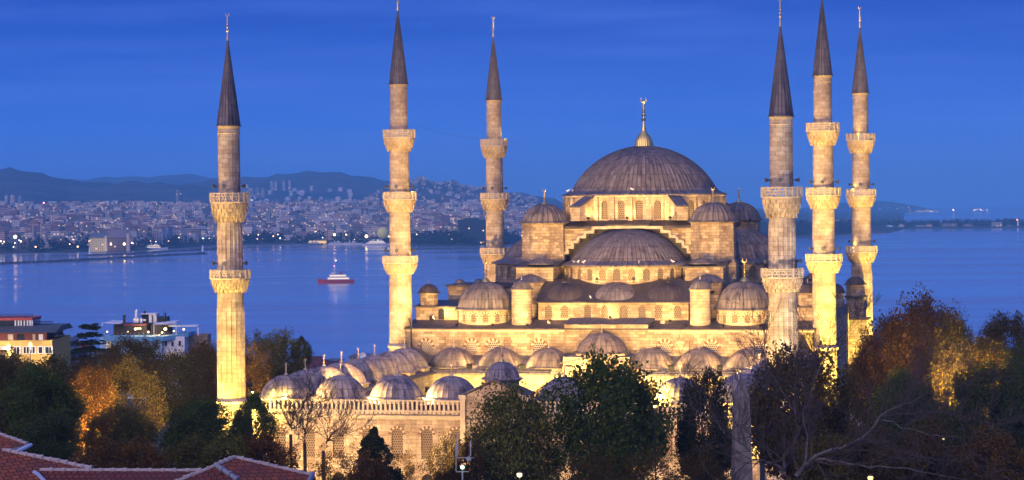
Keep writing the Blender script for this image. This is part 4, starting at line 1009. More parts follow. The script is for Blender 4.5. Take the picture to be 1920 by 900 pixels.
L_RU = m_leaf('leaf_rust', (.125, .068, .016), (.09, .052, .016)); L_BG = m_leaf('leaf_blue_green', (0.048, 0.057, 0.017), (0.069, 0.075, 0.021)); L_GB = m_leaf('leaf_green_brown', (0.090, 0.083, 0.019), (0.135, 0.093, 0.024))
def trunk_mesh(seed, n=7):
    r = random.Random(seed); m = MB()
    m.tube([(0, 0, 0), (.01, .01, .25), (-.01, .02, .5), (.015, -.01, .8)], [.045, .034, .026, .010], 8)
    for i in range(n):
        a = i * 2.4 + r.random(); z = .28 + .4 * i / n; L = .30 - .12 * i / n
        m.tube([(0, 0, z), (L * .45 * math.cos(a), L * .45 * math.sin(a), z + .10), (L * math.cos(a), L * math.sin(a), z + .17 + .08 * r.random())], [.018, .012, .004], 5)
    me_o = m.build('trunk', BARK); me = me_o.data; bpy.data.objects.remove(me_o); return me
TR = [trunk_mesh(1), trunk_mesh(2)]
def ground_z(Y): return float(np.interp(Y, ys, zs))
def tree(name, px, yt, wpx, yb, Y, kind, mat, label, cat='tree', group=None, depth=1.0):
    top = at(px, yt, Y); bot = at(px, yb, Y); gz = ground_z(Y); w = wpx * 1.08 * Y / FPX
    rt = empty(name, (top.x, Y, gz), random.random() * 6, label, cat, group)
    zb = max(bot.z, gz + .3); rz = (top.z - zb) / 2; rxy = w / 2
    c = bpy.data.objects.new('crown', leafmesh(kind)); col.objects.link(c); c.parent = rt
    if not c.data.materials: c.data.materials.append(mat)
    c.material_slots[0].link = 'OBJECT'; c.material_slots[0].material = mat
    ox = {'ball': 1.08, 'vase': 1.0}.get('ball', 1.0)
    c.location = (0, 0, zb + rz - gz); c.scale = (rxy, rxy * depth, rz); c.rotation_euler = (0, 0, 0)
    t = bpy.data.objects.new('trunk', TR[len(bpy.data.objects) % 2]); col.objects.link(t); t.parent = rt
    H = top.z - gz; t.scale = (max(w, H * .5), max(w, H * .5), H * .95)
    return rt
T = tree
# left part
T('broadleaf_tree', 75, 690, 150, 850, 236, 'broad1', L_DG, 'large rounded dark green tree behind the red tiled roofs at the left edge')
T('broadleaf_tree', -5, 672, 90, 850, 262, 'broad2', L_GB, 'green brown tree cut by the left picture edge, beside the large rounded one')
for px, yt, w, lab in ((28, 664, 90, 'olive brown tree below the yellow building, nearest the picture edge'), (98, 668, 100, 'olive brown tree below the right end of the yellow building'), (160, 676, 80, 'olive tree below the dark layered cedar')):
    T('broadleaf_tree', px, yt, w, 800, 335, 'broad3', L_OG if px < 150 else L_BR, lab)
T('autumn_tree', 168, 692, 92, 838, 268, 'broad2', L_OR, 'orange tree lit from within by a lamp, between two dark green trees')
T('autumn_tree', 250, 668, 135, 850, 284, 'loose1', L_OR, 'tall half bare brown tree with upright twigs left of the lone minaret')
T('broadleaf_tree', 256, 634, 104, 740, 352, 'broad1', L_BR, 'dark brown tree in front of the blue and white hotel')
T('broadleaf_tree', 382, 642, 84, 780, 340, 'broad3', L_BR, 'dark brown tree close to the left side of the lone minaret')
T('broadleaf_tree', 326, 661, 92, 800, 318, 'broad3', L_OG, 'olive brown tree between the hotel tree and the lone minaret')
T('broadleaf_tree', 211, 652, 56, 760, 360, 'broad3', L_OG, 'small olive tree before the left end of the blue hotel wall')
T('broadleaf_tree', 226, 762, 120, 870, 244, 'broad3', L_OG, 'low olive green tree right of the orange lit tree')
T('broadleaf_tree', 372, 750, 132, 858, 246, 'broad2', L_DG, 'dense dark green tree left of the foot of the lone minaret')
T('cypress', 478, 738, 76, 860, 250, 'column', L_DG, 'dark green upright cypress at the foot of the lone minaret')
T('cypress', 448, 772, 44, 860, 247, 'column', L_DG, 'short dark cypress just left of the taller one at the minaret foot')
T('shrub', 95, 775, 110, 880, 222, 'broad3', L_BG, 'blackish green shrub in front of the large rounded tree')
for px, yt, w, mt, lab in ((190, 826, 120, L_RU, 'rust brown shrub above the left red roof ridge'), (268, 822, 110, L_RU, 'rust brown shrub in the middle of the hedge behind the roofs'), (352, 820, 120, L_YO, 'yellow olive shrub left of the right roof peak'), (420, 812, 120, L_YO, 'yellow olive shrub behind the right roof peak'), (498, 812, 120, L_RU, 'brown shrub behind the right end of the red roof')):
    T('shrub', px, yt, w, 920, 205, 'bush1' if px % 2 else 'bush2', mt, lab, 'shrub')
T('broadleaf_tree', 508, 624, 110, 760, 352, 'broad1', L_GB, 'dark tree just right of the lone minaret, behind the arcade domes')
T('autumn_tree', 478, 645, 60, 770, 330, 'loose1', L_OR, 'orange lit half bare tree touching the right side of the lone minaret')
T('poplar', 565, 632, 36, 690, 452, 'column', L_BG, 'small blue green poplar standing alone against the sea')
T('broadleaf_tree', 445, 660, 70, 760, 345, 'broad2', L_BR, 'dark brown tree hidden partly behind the lone minaret')
T('fir_tree', 702, 803, 96, 915, 238, 'cone', L_BG, 'small dark fir in front of the lit courtyard wall')
T('shrub', 640, 835, 130, 930, 236, 'loose2', L_RU, 'thin rust brown shrub left of the small fir', 'shrub'); T('shrub', 745, 840, 90, 930, 240, 'loose2', L_RU, 'thin rust brown shrub right of the small fir', 'shrub'); T('shrub', 690, 850, 90, 940, 232, 'bush2', L_RU, 'dark rust shrub at the foot of the small fir', 'shrub')
T('broadleaf_tree', 856, 820, 90, 960, 236, 'broad1', L_BR, 'dark brown rounded tree behind the white floodlight mast')
T('broadleaf_tree', 962, 728, 158, 965, 240, 'broad3', L_YO, 'big green brown tree right of the white floodlight mast')
T('broadleaf_tree', 1148, 668, 208, 930, 236, 'broad1', L_DG, 'biggest dark green tree, in front of the middle of the courtyard')
T('broadleaf_tree', 1318, 700, 122, 905, 240, 'broad2', L_BG, 'dark green tree left of the granite obelisk')
for px, w, lab in ((1215, 130, 'brown twiggy shrub at the foot of the biggest dark green tree'), (1310, 120, 'brown twiggy shrub left of the obelisk foot'), (1110, 110, 'brown twiggy shrub below the middle of the biggest tree')):
    T('shrub', px, 838, w, 950, 226, 'loose2', L_BR, lab, 'shrub'); 
# right part
T('broadleaf_tree', 1492, 655, 188, 905, 246, 'broad1', L_BR, 'dense brown tree between the obelisk and the right hand minarets')
T('broadleaf_tree', 1590, 690, 130, 900, 262, 'loose1', L_BR, 'thin crowned brown tree below the far right minaret')
for px, yt, w, mt, lab in ((1668, 590, 120, L_AU, 'tall orange lit autumn tree next to the far right minaret'), (1735, 558, 120, L_AU, 'tallest autumn tree with dark tops against the sea at right'), (1785, 585, 80, L_GB, 'dark topped tree on the right flank of the tall autumn trees'), (1628, 640, 70, L_AU, 'orange lit tree at the foot of the far right minaret')):
    T('autumn_tree', px, yt, w, 800, 318 + (px % 7) * 4, 'broad3', mt, lab)
T('autumn_tree', 1845, 640, 105, 760, 330, 'broad2', L_AU, 'low orange lit tree between the tall autumn trees and the right edge'); T('broadleaf_tree', 1882, 590, 110, 740, 365, 'broad1', L_BR, 'dark brown tree against the sea at the right edge')
T('broadleaf_tree', 1700, 700, 150, 900, 275, 'broad1', L_DG, 'dark green tree under the tall autumn trees'); T('broadleaf_tree', 1845, 690, 165, 880, 262, 'broad2', L_BG, 'big blackish green tree at the right edge'); T('broadleaf_tree', 1925, 660, 110, 880, 290, 'broad3', L_DG, 'dark green tree cut by the right picture edge')
for px, yt, w, mt, lab in ((1640, 800, 150, L_BR, 'brown shrub mass behind the right end of the white limbs'), (1745, 790, 150, L_BR, 'brown shrub left of the lower right corner'), (1850, 800, 150, L_RU, 'rusty shrub in the lower right corner'), (1560, 815, 120, L_BR, 'brown shrub below the dense brown tree')):
    T('shrub', px, yt, w, 950, 228, 'bush2' if px % 3 else 'bush1', mt, lab, 'shrub')
T('cedar', 168, 608, 86, 690, 418, 'tier', L_BG, 'dark cedar with flat layered branches in front of the blue and white hotel')
# bare branches ------------------------------------------------------------
def grow(m, p, d, L, r, lev, rd, up=.12, spread=.55, nk=(2, 3)):
    pts = [Vector(p)]; d = Vector(d).normalized(); n = 4
    for i in range(n):
        d = (d + Vector((rd.gauss(0, .10), rd.gauss(0, .10), rd.gauss(0, .08) + up * .25))).normalized(); pts.append(pts[-1] + d * L / n)
    m.tube(pts, [r * (1 - .5 * i / n) for i in range(n + 1)], 6 if r > .06 else 4, False)
    if lev <= 0: return
    for j in range(rd.randint(*nk) + 1):
        t = rd.uniform(.35, 1.0) if j else 1.0; q = pts[0].lerp(pts[-1], t) if t < 1 else pts[-1]
        k = min(n - 1, int(t * n)); q = pts[k].lerp(pts[k + 1], t * n - k) if t < 1 else pts[-1]
        a = Vector((rd.gauss(0, 1), rd.gauss(0, 1), rd.gauss(0, .8))); a = (a - d * a.dot(d)).normalized()
        grow(m, q, d + a * rd.uniform(.5, 1.1) * spread * 1.4 + Vector((0, 0, up)), L * rd.uniform(.55, .75), max(.018, r * rd.uniform(.38, .55)), lev - 1, rd, up, spread, nk)
def bare_tree(name, Y, paths, label, mat, lev=3, r0=.3, base=None, seed=3, twig=1.0, zoff=0, every=2, dY=2.0, leafn=0):
    rd = random.Random(seed); b = at(base[0], base[1], Y); gz = ground_z(Y)
    rt = empty(name, (b.x, Y, gz), 0, label, 'tree'); inv = Matrix.Translation(rt.location).inverted()
    m = MB(); m.T = inv; m.tube([(b.x, Y, gz), (b.x + .05, Y, (gz + b.z) / 2), b], [r0 * 1.35, r0 * 1.15, r0], 10); m.build('trunk', mat, rt)
    tw = MB(); tw.T = inv; 
    for path, ra, rb, dd in paths:
        P = [at(x, y, Y + dd * dY * i / max(1, len(path) - 1)) for i, (x, y) in enumerate(path)]
        lim = MB(); lim.T = inv
        F_ = []
        for i in range(len(P) - 1):
            for q in range(4):
                t = q / 4; p0 = P[max(0, i - 1)]; p1 = P[i]; p2 = P[i + 1]; p3 = P[min(len(P) - 1, i + 2)]
                F_.append(.5 * ((2 * p1) + (p2 - p0) * t + (2 * p0 - 5 * p1 + 4 * p2 - p3) * t * t + (3 * p1 - p0 - 3 * p2 + p3) * t ** 3))
        F_.append(P[-1]); n = len(F_)
        F_ = [p + Vector((rd.gauss(0, .05), rd.gauss(0, .12), rd.gauss(0, .05))) for p in F_]
        rr = [ra + (rb - ra) * i / (n - 1) for i in range(n)]; lim.tube(F_, [q * .62 for q in rr], 7); lim.build('limb', mat, rt)
        for i in range(1, n, every):
            d = (F_[min(n - 1, i + 1)] - F_[i - 1]).normalized()
            for s_ in range(2):
                a = Vector((rd.gauss(0, 1), rd.gauss(0, 1), rd.gauss(.3, 1))); a = (a - d * a.dot(d)).normalized()
                grow(tw, F_[i], d * .6 + a * .8 + Vector((0, 0, .15)), twig * rd.uniform(1.2, 2.6), max(.022, rr[i] * .32), lev - 1, rd, .10)
        grow(tw, F_[-1], F_[-1] - F_[-2], twig * 2.2, rb, lev, rd, .10)
    tw.build('twigs', BARK, rt)
    return rt
PL = [ ([(1471, 892), (1471, 855), (1490, 832), (1496, 800), (1488, 760)], .26, .07, .5), ([(1506, 880), (1513, 825), (1506, 783), (1520, 740), (1530, 700)], .18, .05, 1),
       ([(1490, 892), (1531, 855), (1576, 840), (1622, 817), (1652, 779), (1694, 760), (1730, 745)], .30, .05, -.5), ([(1645, 786), (1680, 776), (1722, 775), (1773, 772), (1830, 790)], .12, .03, 1.5),
       ([(1640, 792), (1665, 788), (1705, 806), (1758, 817), (1811, 821)], .12, .03, -1.2), ([(1525, 860), (1545, 862), (1592, 870), (1645, 876), (1705, 879), (1770, 893)], .20, .04, -1),
       ([(1590, 836), (1620, 828), (1665, 835), (1700, 850), (1760, 862)], .12, .03, 1), ([(1471, 880), (1445, 868), (1420, 862), (1395, 872)], .17, .06, -.8), ([(1420, 864), (1400, 840), (1379, 825), (1359, 813), (1342, 790), (1304, 767), (1290, 738)], .10, .025, -1),
       ([(1488, 770), (1465, 730), (1440, 690), (1428, 655)], .08, .025, .3), ([(1530, 705), (1545, 670), (1560, 640), (1590, 625)], .06, .02, 1), ([(1694, 760), (1720, 720), (1760, 700), (1800, 690)], .06, .02, .5), ([(1400, 845), (1392, 790), (1410, 740), (1425, 700)], .08, .02, .6)]
bare_tree('plane_tree', 196, PL, 'large bare plane tree with pale sprawling limbs in the lower right', BARKP, 3, .42, (1478, 905), 5, 1.15)
bare_tree('pollard_tree', 252, [([(546, 800), (548, 790), (556, 770), (575, 745)], .14, .04, .5), ([(546, 802), (538, 788), (530, 770)], .10, .03, -.5), ([(546, 805), (560, 795), (575, 772)], .09, .03, .2)], 'bare pollarded tree nearest the corner of the courtyard wall', BARK, 3, .16, (545, 815), 11, .8)
bare_tree('pollard_tree', 253, [([(572, 815), (574, 800), (577, 770), (578, 742)], .16, .04, .5), ([(574, 812), (590, 795), (600, 775)], .10, .03, .4), ([(573, 830), (563, 822), (556, 812)], .10, .04, -.3), ([(573, 814), (566, 790), (563, 765)], .09, .03, -.5)], 'bare pollarded tree between its two neighbours before the courtyard wall', BARK, 3, .17, (571, 830), 12, .8)
bare_tree('pollard_tree', 251, [([(612, 832), (622, 815), (640, 800), (652, 780)], .16, .04, .5), ([(614, 828), (612, 810), (618, 785)], .10, .03, -.2), ([(616, 826), (635, 818), (655, 812)], .08, .03, .5)], 'bare pollarded tree leaning right, nearest the small fir', BARK, 3, .16, (606, 845), 13, .8)
# lamps that light the trees
floodlight(at(168, 850, 262), at(168, 750, 270), 4200, 110, 'ground lamp glowing under the orange lit tree at left', FO, ground=0)
floodlight(at(330, 790, 262) , at(262, 730, 284), 4200, 90, 'ground lamp lighting the tall half bare brown tree', FO, ground=0)
floodlight(at(468, 720, 318), at(480, 680, 330), 1500, 120, 'lamp lighting the half bare tree beside the lone minaret', FO, ground=0)
floodlight(at(1778, 738, 310), at(1742, 635, 330), 4800, 125, 'lamp mast lighting the tall autumn trees at right', FO, ground=0)
floodlight(at(1860, 745, 318), at(1850, 680, 330), 5200, 110, 'ground lamp lighting the low orange tree at the right edge', FO, ground=0)

# ================================================================== OBELISK, MASTS, LAMPS
Y = 228; GR = m_plain('pink_granite', (.17, .145, .128), .75, var=.45, scale=1.2)
b = at(1391, 900, Y); tp = at(1393, 704, Y); ob_ = empty('obelisk', (b.x, Y, 0), R(6), 'tall tapering pink granite obelisk behind the bare branches', 'obelisk')
m = MB(); w0 = .98; w1 = .66; zt = tp.z; z0 = 5.2
def sq(w, z): return [(-w, -w, z), (w, -w, z), (w, w, z), (-w, w, z)]
for a, c in ((sq(w0, z0), sq(w1, zt - 1.9)), (sq(w1, zt - 1.9), sq(.05, zt))):
    for i in range(4): m.add([a[i], a[(i + 1) % 4], c[(i + 1) % 4], c[i]])
m.build('shaft', GR, ob_, smooth=False)
m = MB(); m.box(-2.4, 2.4, -2.4, 2.4, 0, 1.0); m.box(-1.9, 1.9, -1.9, 1.9, 1.0, 4.6); m.box(-1.1, 1.1, -1.1, 1.1, 4.6, 5.25); m.build('pedestal', TRIM, ob_, smooth=False)
# floodlight mast
Y = 215; p = at(867, 876, Y); mt = empty('floodlight_mast', (p.x, Y, 0), 0, 'slim grey mast with antenna panels and one greenish white floodlight', 'lamp mast')
STEEL = m_plain('galvanised_steel', (.30, .32, .35), .45, .4); 
m = MB(); m.tube([(0, 0, 0), (0, 0, p.z - .3)], [.14, .07], 8); m.build('mast', STEEL, mt)
m = MB(); m.box(-.55, .55, -.05, .05, p.z - .42, p.z - .36); m.box(-.58, -.53, -.05, .05, p.z - .4, p.z + .85); m.box(-.6, 1.0, -.05, .05, p.z + .8, p.z + .86); m.build('bracket', STEEL, mt, smooth=False)
for dx, dz, h in ((-.42, 1.0, 1.9), (-.55, .9, 1.2), (.72, 1.0, 1.3)):
    m = MB(); m.box(dx - .06, dx + .06, -.1, .08, p.z + dz, p.z + dz + h); m.build('antenna_panel', STEEL, mt, smooth=False)
m = MB(); m.obox((.55, 0, p.z + .75), (1, 0, .6), (0, 1, 0), (-.6, 0, 1), .2, .12, .16); m.build('spare_floodlight', STEEL, mt)
m = MB(); m.tube([(0, .1, p.z), (0, -.08, p.z)], [.10, .18], 12); m.build('floodlight', m_emit('green_white_glow', (.6, 1, .68), 1.8), mt)
spot(Vector((p.x - .2, Y + .5, p.z + .6)), mw(-19, -64, 13), 120000, 20, .8, (1, .74, .42), .3, 'lamp', mt)
point(Vector((p.x, Y - .5, p.z)), 14, (.8, 1, .8), .15, mt)
def lamp(name, px, py, Y, r, label, c=(1, .72, .35), s=40, w=80, pole=True):
    p = at(px, py, Y); gz = ground_z(Y); rt = empty(name, (p.x, Y, gz), 0, label, 'lamp')
    m = MB(); m.tube([(0, 0, 0), (0, 0, p.z - gz - r * .8)], [.08, .05], 6); m.build('pole', IRON, rt)
    m = MB(); m.lathe([(.02, p.z - gz - r), (r * .8, p.z - gz - r * .6), (r, p.z - gz), (r * .8, p.z - gz + r * .6), (.02, p.z - gz + r)], 12); m.build('bulb', m_emit('bulb_glow', c, s * .045), rt)
    m = MB(); m.lathe([(r * 1.1, p.z - gz + r * .65), (.05, p.z - gz + r * 1.3)], 12); m.build('shade', IRON, rt)
    if w: point(Vector((p.x, Y - r - .3, p.z)), w, c, .2, rt)
    return rt
lamp('street_lamp', 974, 890, 212, .24, 'yellowish street lamp glowing in front of the big green brown tree', (1, .86, .5), 45, 120)
lamp('street_lamp', 1632, 896, 205, .24, 'orange street lamp at the bottom edge among brown shrubs', (1, .58, .15), 45, 160)
lamp('street_lamp', 1228, 762, 222, .16, 'small orange lamp in the right side of the biggest dark green tree', (1, .66, .25), 40, 60)
lamp('street_lamp', 1769, 823, 205, .1, 'tiny orange lamp among the twigs at lower right', (1, .7, .3), 20, 0)

# ================================================================== RED TILED ROOFS NEAREST THE CAMERA
MORTAR = m_plain('ridge_mortar', (.42, .36, .33), .9, var=.25, scale=4); FASCIA = m_plain('grey_fascia', (.22, .24, .28), .6); WALLP = m_plain('rendered_wall', (.45, .38, .33), .85)
def onplane(px, py, pl):
    (X0, Y0, z0, p, q) = pl; a, b = ray(px, py); Y = (z0 - p * Y0 - q * X0 - ZC) / (b - p - q * a); return Vector((a * Y, Y, ZC + b * Y))
def plane(px, py, Y, p, q): P = at(px, py, Y); return (P.x, P.y, P.z, p, q)
def roofpart(poly, pl, mat, parent, ang=0, th=.3):
    P = [onplane(x, y, pl) for x, y in poly]; inv = Matrix.Translation(parent.location).inverted()
    m = MB(); m.T = inv
    n = Vector((-pl[4], -pl[3], 1)).normalized(); row = n.cross(Vector((0, -1, 0))).normalized(); dn = n.cross(row).normalized()
    row2 = row * math.cos(ang) + dn * math.sin(ang); dn2 = n.cross(row2)
    m.add(P, [(p.dot(row2), p.dot(dn2)) for p in P])
    for i in range(len(P)):
        a, b = P[i], P[(i + 1) % len(P)]; m.add([a, b, b - Vector((0, 0, th)), a - Vector((0, 0, th))])
    m.add([p - Vector((0, 0, th)) for p in P][::-1]); m.build('roof_slope', mat, parent, smooth=False)
    w = MB(); w.T = inv; c = sum(P, Vector()) / len(P); Q = [c + (p - c) * .93 for p in P]
    for i in range(len(Q)):
        a, b = Q[i], Q[(i + 1) % len(Q)]; w.add([(a.x, a.y, 0), (b.x, b.y, 0), b - Vector((0, 0, th + .02)), a - Vector((0, 0, th + .02))])
    w.build('wall', WALLP, parent, smooth=False); return P
def ridge(a, b, parent, r=.13, step=.42, mat=None):
    inv = Matrix.Translation(parent.location).inverted(); m = MB(); m.T = inv; a = Vector(a); b = Vector(b); L = (b - a).length; n = max(2, int(L / step)); d = (b - a) / n
    rd = random.Random(int(L * 100))
    for i in range(n):
        p = a + d * i + Vector((0, 0, rd.uniform(-.015, .02))); m.tube([p, p + d * .78, p + d * .8, p + d * 1.02], [r * .8, r * .92, r * 1.15, r * 1.2], 7)
    m.build('ridge_tiles', mat or MORTAR, parent)
c0 = at(60, 900, 126); rh = empty('tiled_roof_house', (c0.x, 126, 0), 0, 'house with a worn red tiled hip roof in the lower left corner', 'house')
pl = plane(5, 843, 128, .36, -.10)
Pm = roofpart([(-90, 823), (5, 843), (172, 878), (75, 881), (112, 925), (120, 1000), (-90, 1000)], pl, TILES, rh, .45)
ridge(Pm[1], Pm[2], rh, .14)
pl2 = plane(210, 880, 123.5, .42, 0); Pm = roofpart([(75, 881), (400, 882), (420, 1000), (125, 1000)], pl2, TILES_D, rh, 0)
ridge(Pm[0], Pm[1], rh, .11, .62)
m = MB(); m.T = Matrix.Translation(rh.location).inverted(); m.tube([onplane(66, 888, pl2) + Vector((0, -.3, .12)), onplane(74, 893, pl2) + Vector((0, -.3, .12)), onplane(90, 910, pl2) + Vector((0, -.3, .12))], .1, 6); m.build('flashing', m_plain('blue_grey_flashing', (.35, .42, .55), .5), rh)
pl = plane(0, 815, 134, .33, .05); Pm = roofpart([(-90, 800), (0, 814), (50, 832), (-2, 846), (-90, 858)], pl, TILES, rh, -.2)
ridge(Pm[1], Pm[2], rh, .11); ridge(Pm[0], Pm[1], rh, .11)
m = MB(); m.T = Matrix.Translation(rh.location).inverted()
q0, q1 = Pm[3] + Vector((0, -.12, -.02)), Pm[2] + Vector((.05, -.12, -.02)); m.add([q0, q1, q1 - Vector((0, 0, .28)), q0 - Vector((0, 0, .28))]); m.build('fascia', FASCIA, rh, smooth=False)
m = MB(); m.T = Matrix.Translation(rh.location).inverted(); m.tube([at(22, 852, 130), at(58, 834, 133)], .10, 6); m.build('gutter', WHITE, rh)
c0 = at(450, 900, 121); rh2 = empty('tiled_roof_house', (c0.x, 121, 0), 0, 'house with a peaked red tiled roof left of the bare pollarded trees', 'house')
plr = plane(440, 857, 123, .34, -.22); Pr = roofpart([(440, 857), (583, 890), (600, 905), (640, 1000), (500, 1000), (446, 900), (405, 872)], plr, TILES, rh2, .5)
ridge(Pr[0], Pr[1], rh2, .12); ridge(Pr[0], Pr[6], rh2, .12, .35); ridge(Pr[6], Pr[5], rh2, .15, .45, FASCIA)
pll = plane(405, 872, 122.4, .42, .12); Pl = roofpart([(404, 873), (330, 903), (200, 1000), (490, 1000), (444, 902)], pll, TILES_D, rh2, 0); ridge(Pl[0], Pl[1], rh2, .12, .4)
m = MB(); m.T = Matrix.Translation(rh2.location).inverted(); a, b = Pr[1] + Vector((.1, -.1, .06)), Pr[2] + Vector((-.6, -1.6, -.1)); m.tube([a, b], .13, 6); m.build('gutter', FASCIA, rh2)

# ================================================================== BUILDINGS AT THE LEFT
def zz(px, py, Y): return at(px, py, Y).z
def xx(px, py, Y): return at(px, py, Y).x
YEL = m_plain('yellow_render', (.72, .47, .12), .8, var=.12); MAROON = m_plain('maroon_boards', (.16, .045, .035), .7); ROOFG = m_plain('green_grey_roof', (.10, .115, .10), .6); REDP = m_plain('red_paint', (.42, .07, .06), .6)
Y = 390; yb = empty('hotel_building', (xx(40, 640, Y), Y, 0), 0, 'yellow hotel with a maroon top floor and roof terraces at the left edge', 'building')
def LB(root): m = MB(); m.T = Matrix.Translation(root.location).inverted(); return m
X0, X1 = xx(-80, 640, Y), xx(98, 640, Y)
m = LB(yb); m.box(X0, X1, Y, Y + 16, 0, zz(40, 638.5, Y)); m.build('yellow_wall', YEL, yb, smooth=False)
m = LB(yb); m.box(X0, X1 - 1.0, Y + .8, Y + 15, zz(40, 638.4, Y), zz(40, 624, Y)); m.build('maroon_wall', MAROON, yb, smooth=False)
m = LB(yb); m.prism([(X0, Y - .3, zz(0, 624, Y)), (X0, Y + 15.5, zz(0, 624, Y)), (X0, Y + 12, zz(0, 614, Y)), (X0, Y + 5, zz(0, 614, Y))], (X1 - X0 + .6, 0, 0)); m.build('roof', ROOFG, yb, smooth=False)
for px, w in ((14, 9), (31, 12), (55, 22), (76, 8), (88, 7), (95, 5)):
    m = LB(yb); xa, xb = xx(px - w / 2, 650, Y), xx(px + w / 2, 650, Y); za, zb = zz(px, 662, Y), zz(px, 650.5, Y); m.box(xa - .12, xb + .12, Y - .12, Y - .02, za - .12, zb + .12); w_ = m.build('window', WHITE, yb, smooth=False)
    m = LB(yb); n = max(1, round(w / 6)); ww = (xb - xa) / n
    for i in range(n): m.box(xa + ww * i + .06, xa + ww * (i + 1) - .06, Y - .16, Y - .125, za, zb)
    m.build('pane', GLASS, w_, smooth=False)
for px, w, mt in ((18, 10, TRIM), (37, 14, GLASS), (62, 5, TRIM), (75, 8, WHITE)):
    m = LB(yb); m.box(xx(px - w / 2, 630, Y), xx(px + w / 2, 630, Y), Y + .7, Y + .79, zz(px, 638, Y), zz(px, 627, Y)); m.build('balcony_door', mt, yb, smooth=False)
m = LB(yb); m.box(xx(-40, 610, Y), xx(49, 610, Y), Y + 5, Y + 12, zz(0, 614, Y), zz(0, 604, Y)); m.build('terrace_room', GLASS, yb, smooth=False)
m = LB(yb)
for px in (17, 23, 28, 34, 40, 45, 49): m.box(xx(px, 610, Y) - .12, xx(px, 610, Y) + .12, Y + 4.9, Y + 4.98, zz(0, 614.5, Y), zz(0, 603, Y))
m.build('terrace_frame', WHITE, yb, smooth=False)
m = LB(yb); m.box(xx(-40, 600, Y), xx(50, 600, Y), Y + 4.7, Y + 12.2, zz(0, 603.5, Y), zz(0, 599, Y)); m.box(xx(62, 612, Y), xx(82, 612, Y), Y + 8, Y + 10, zz(70, 618, Y), zz(70, 614, Y)); m.build('red_parapet', REDP, yb, smooth=False)
m = LB(yb)
for px in range(-20, 51, 5): m.box(xx(px, 595, Y) - .05, xx(px, 595, Y) + .05, Y + 4.8, Y + 4.9, zz(0, 599.5, Y), zz(0, 591, Y))
for px in range(50, 83, 5): m.box(xx(px, 610, Y) - .05, xx(px, 610, Y) + .05, Y + 8, Y + 8.1, zz(70, 616, Y), zz(70, 606, Y))
for dz in (591.3, 595): m.box(xx(-20, 595, Y), xx(49.5, 595, Y), Y + 4.82, Y + 4.88, zz(0, dz + .6, Y), zz(0, dz, Y))
m.box(xx(50, 606, Y), xx(81, 606, Y), Y + 8.02, Y + 8.08, zz(70, 608, Y), zz(70, 607, Y)); m.build('railing', IRON, yb, smooth=False)
m = LB(yb); m.box(X1 + .05, xx(104, 625, Y), Y + 2, Y + 8, zz(98, 632, Y), zz(98, 630.5, Y)); m.box(X1 - .5, xx(103, 620, Y), Y + 2, Y + 8, zz(98, 619, Y), zz(98, 618, Y)); m.box(xx(102, 620, Y), xx(103, 620, Y), Y + 2, Y + 2.2, zz(98, 632, Y), zz(98, 618, Y)); m.build('side_balcony', IRON, yb, smooth=False)
lamp('street_lamp', 57, 646, 383, .22, 'iron street lamp in front of the yellow hotel windows', (1, .78, .5), 25, 5000)
lamp('street_lamp', 16, 648, 382, .2, 'iron street lamp at the left end of the yellow hotel wall', (1, .78, .5), 25, 4000)
# blue and white hotel
Y = 470; bh = empty('hotel_building', (xx(270, 640, Y), Y, ground_z(Y)), 0, 'white and pale blue hotel with a lit roof terrace, left of the lone minaret', 'building')
BLUE = m_plain('blue_fascia', (.16, .40, .60), .6, var=.1); PBLUE = m_plain('pale_blue_render', (.34, .52, .66), .8, var=.08)
m = LB(bh); m.box(xx(186, 640, Y), xx(303, 640, Y), Y + .5, Y + 14, ground_z(Y), zz(270, 632, Y)); m.build('blue_wall', PBLUE, bh, smooth=False)
m = LB(bh); m.box(xx(303.2, 640, Y), xx(344, 640, Y), Y + 1.5, Y + 14, ground_z(Y), zz(320, 632, Y)); m.build('white_wall', WHITE, bh, smooth=False)
m = LB(bh); m.prism([(xx(194, 640, Y), Y, zz(194, 639.5, Y)), (xx(305, 640, Y), Y, zz(305, 640, Y)), (xx(305, 631, Y), Y, zz(305, 631.5, Y)), (xx(194, 631, Y), Y, zz(194, 631, Y))], (0, 13, 0)); m.prism([(xx(305.2, 640, Y), Y, zz(305, 640, Y)), (xx(350, 634, Y), Y + 3, zz(350, 633.5, Y)), (xx(350, 627, Y), Y + 3, zz(350, 626.5, Y)), (xx(305.2, 631, Y), Y, zz(305, 631.5, Y))], (0, 10, 0)); m.build('fascia', BLUE, bh, smooth=False)
for px, yy, w, h in ((203, 641, 8, 12), (309, 641, 4, 8), (321.5, 641, 4, 9), (335, 640, 4, 9), (245, 641, 5, 8), (262, 641, 5, 8)):
    yo = Y + (1.4 if px > 303 else .4); m = LB(bh); m.box(xx(px - w / 2 - .8, yy, Y), xx(px + w / 2 + .8, yy, Y), yo, yo + .08, zz(px, yy + h + .8, Y), zz(px, yy - .8, Y)); w_ = m.build('window', WHITE, bh, smooth=False)
    m = LB(bh); m.box(xx(px - w / 2, yy, Y), xx(px + w / 2, yy, Y), yo - .06, yo - .005, zz(px, yy + h, Y), zz(px, yy, Y)); m.build('pane', GLASS if px != 203 else m_emit('lit_pane', (1, .8, .5), .5), w_, smooth=False)
DGR = m_plain('terrace_dark', (.05, .04, .035), .8); DKG = m_plain('dark_green_metal', (.03, .045, .04), .6)
m = LB(bh); m.box(xx(205, 615, Y), xx(268, 615, Y), Y + 5, Y + 12, zz(230, 631, Y), zz(230, 611, Y)); m.box(xx(274, 615, Y), xx(308, 615, Y), Y + 6, Y + 12, zz(290, 631, Y), zz(290, 612, Y)); m.build('terrace_bar', DGR, bh, smooth=False)
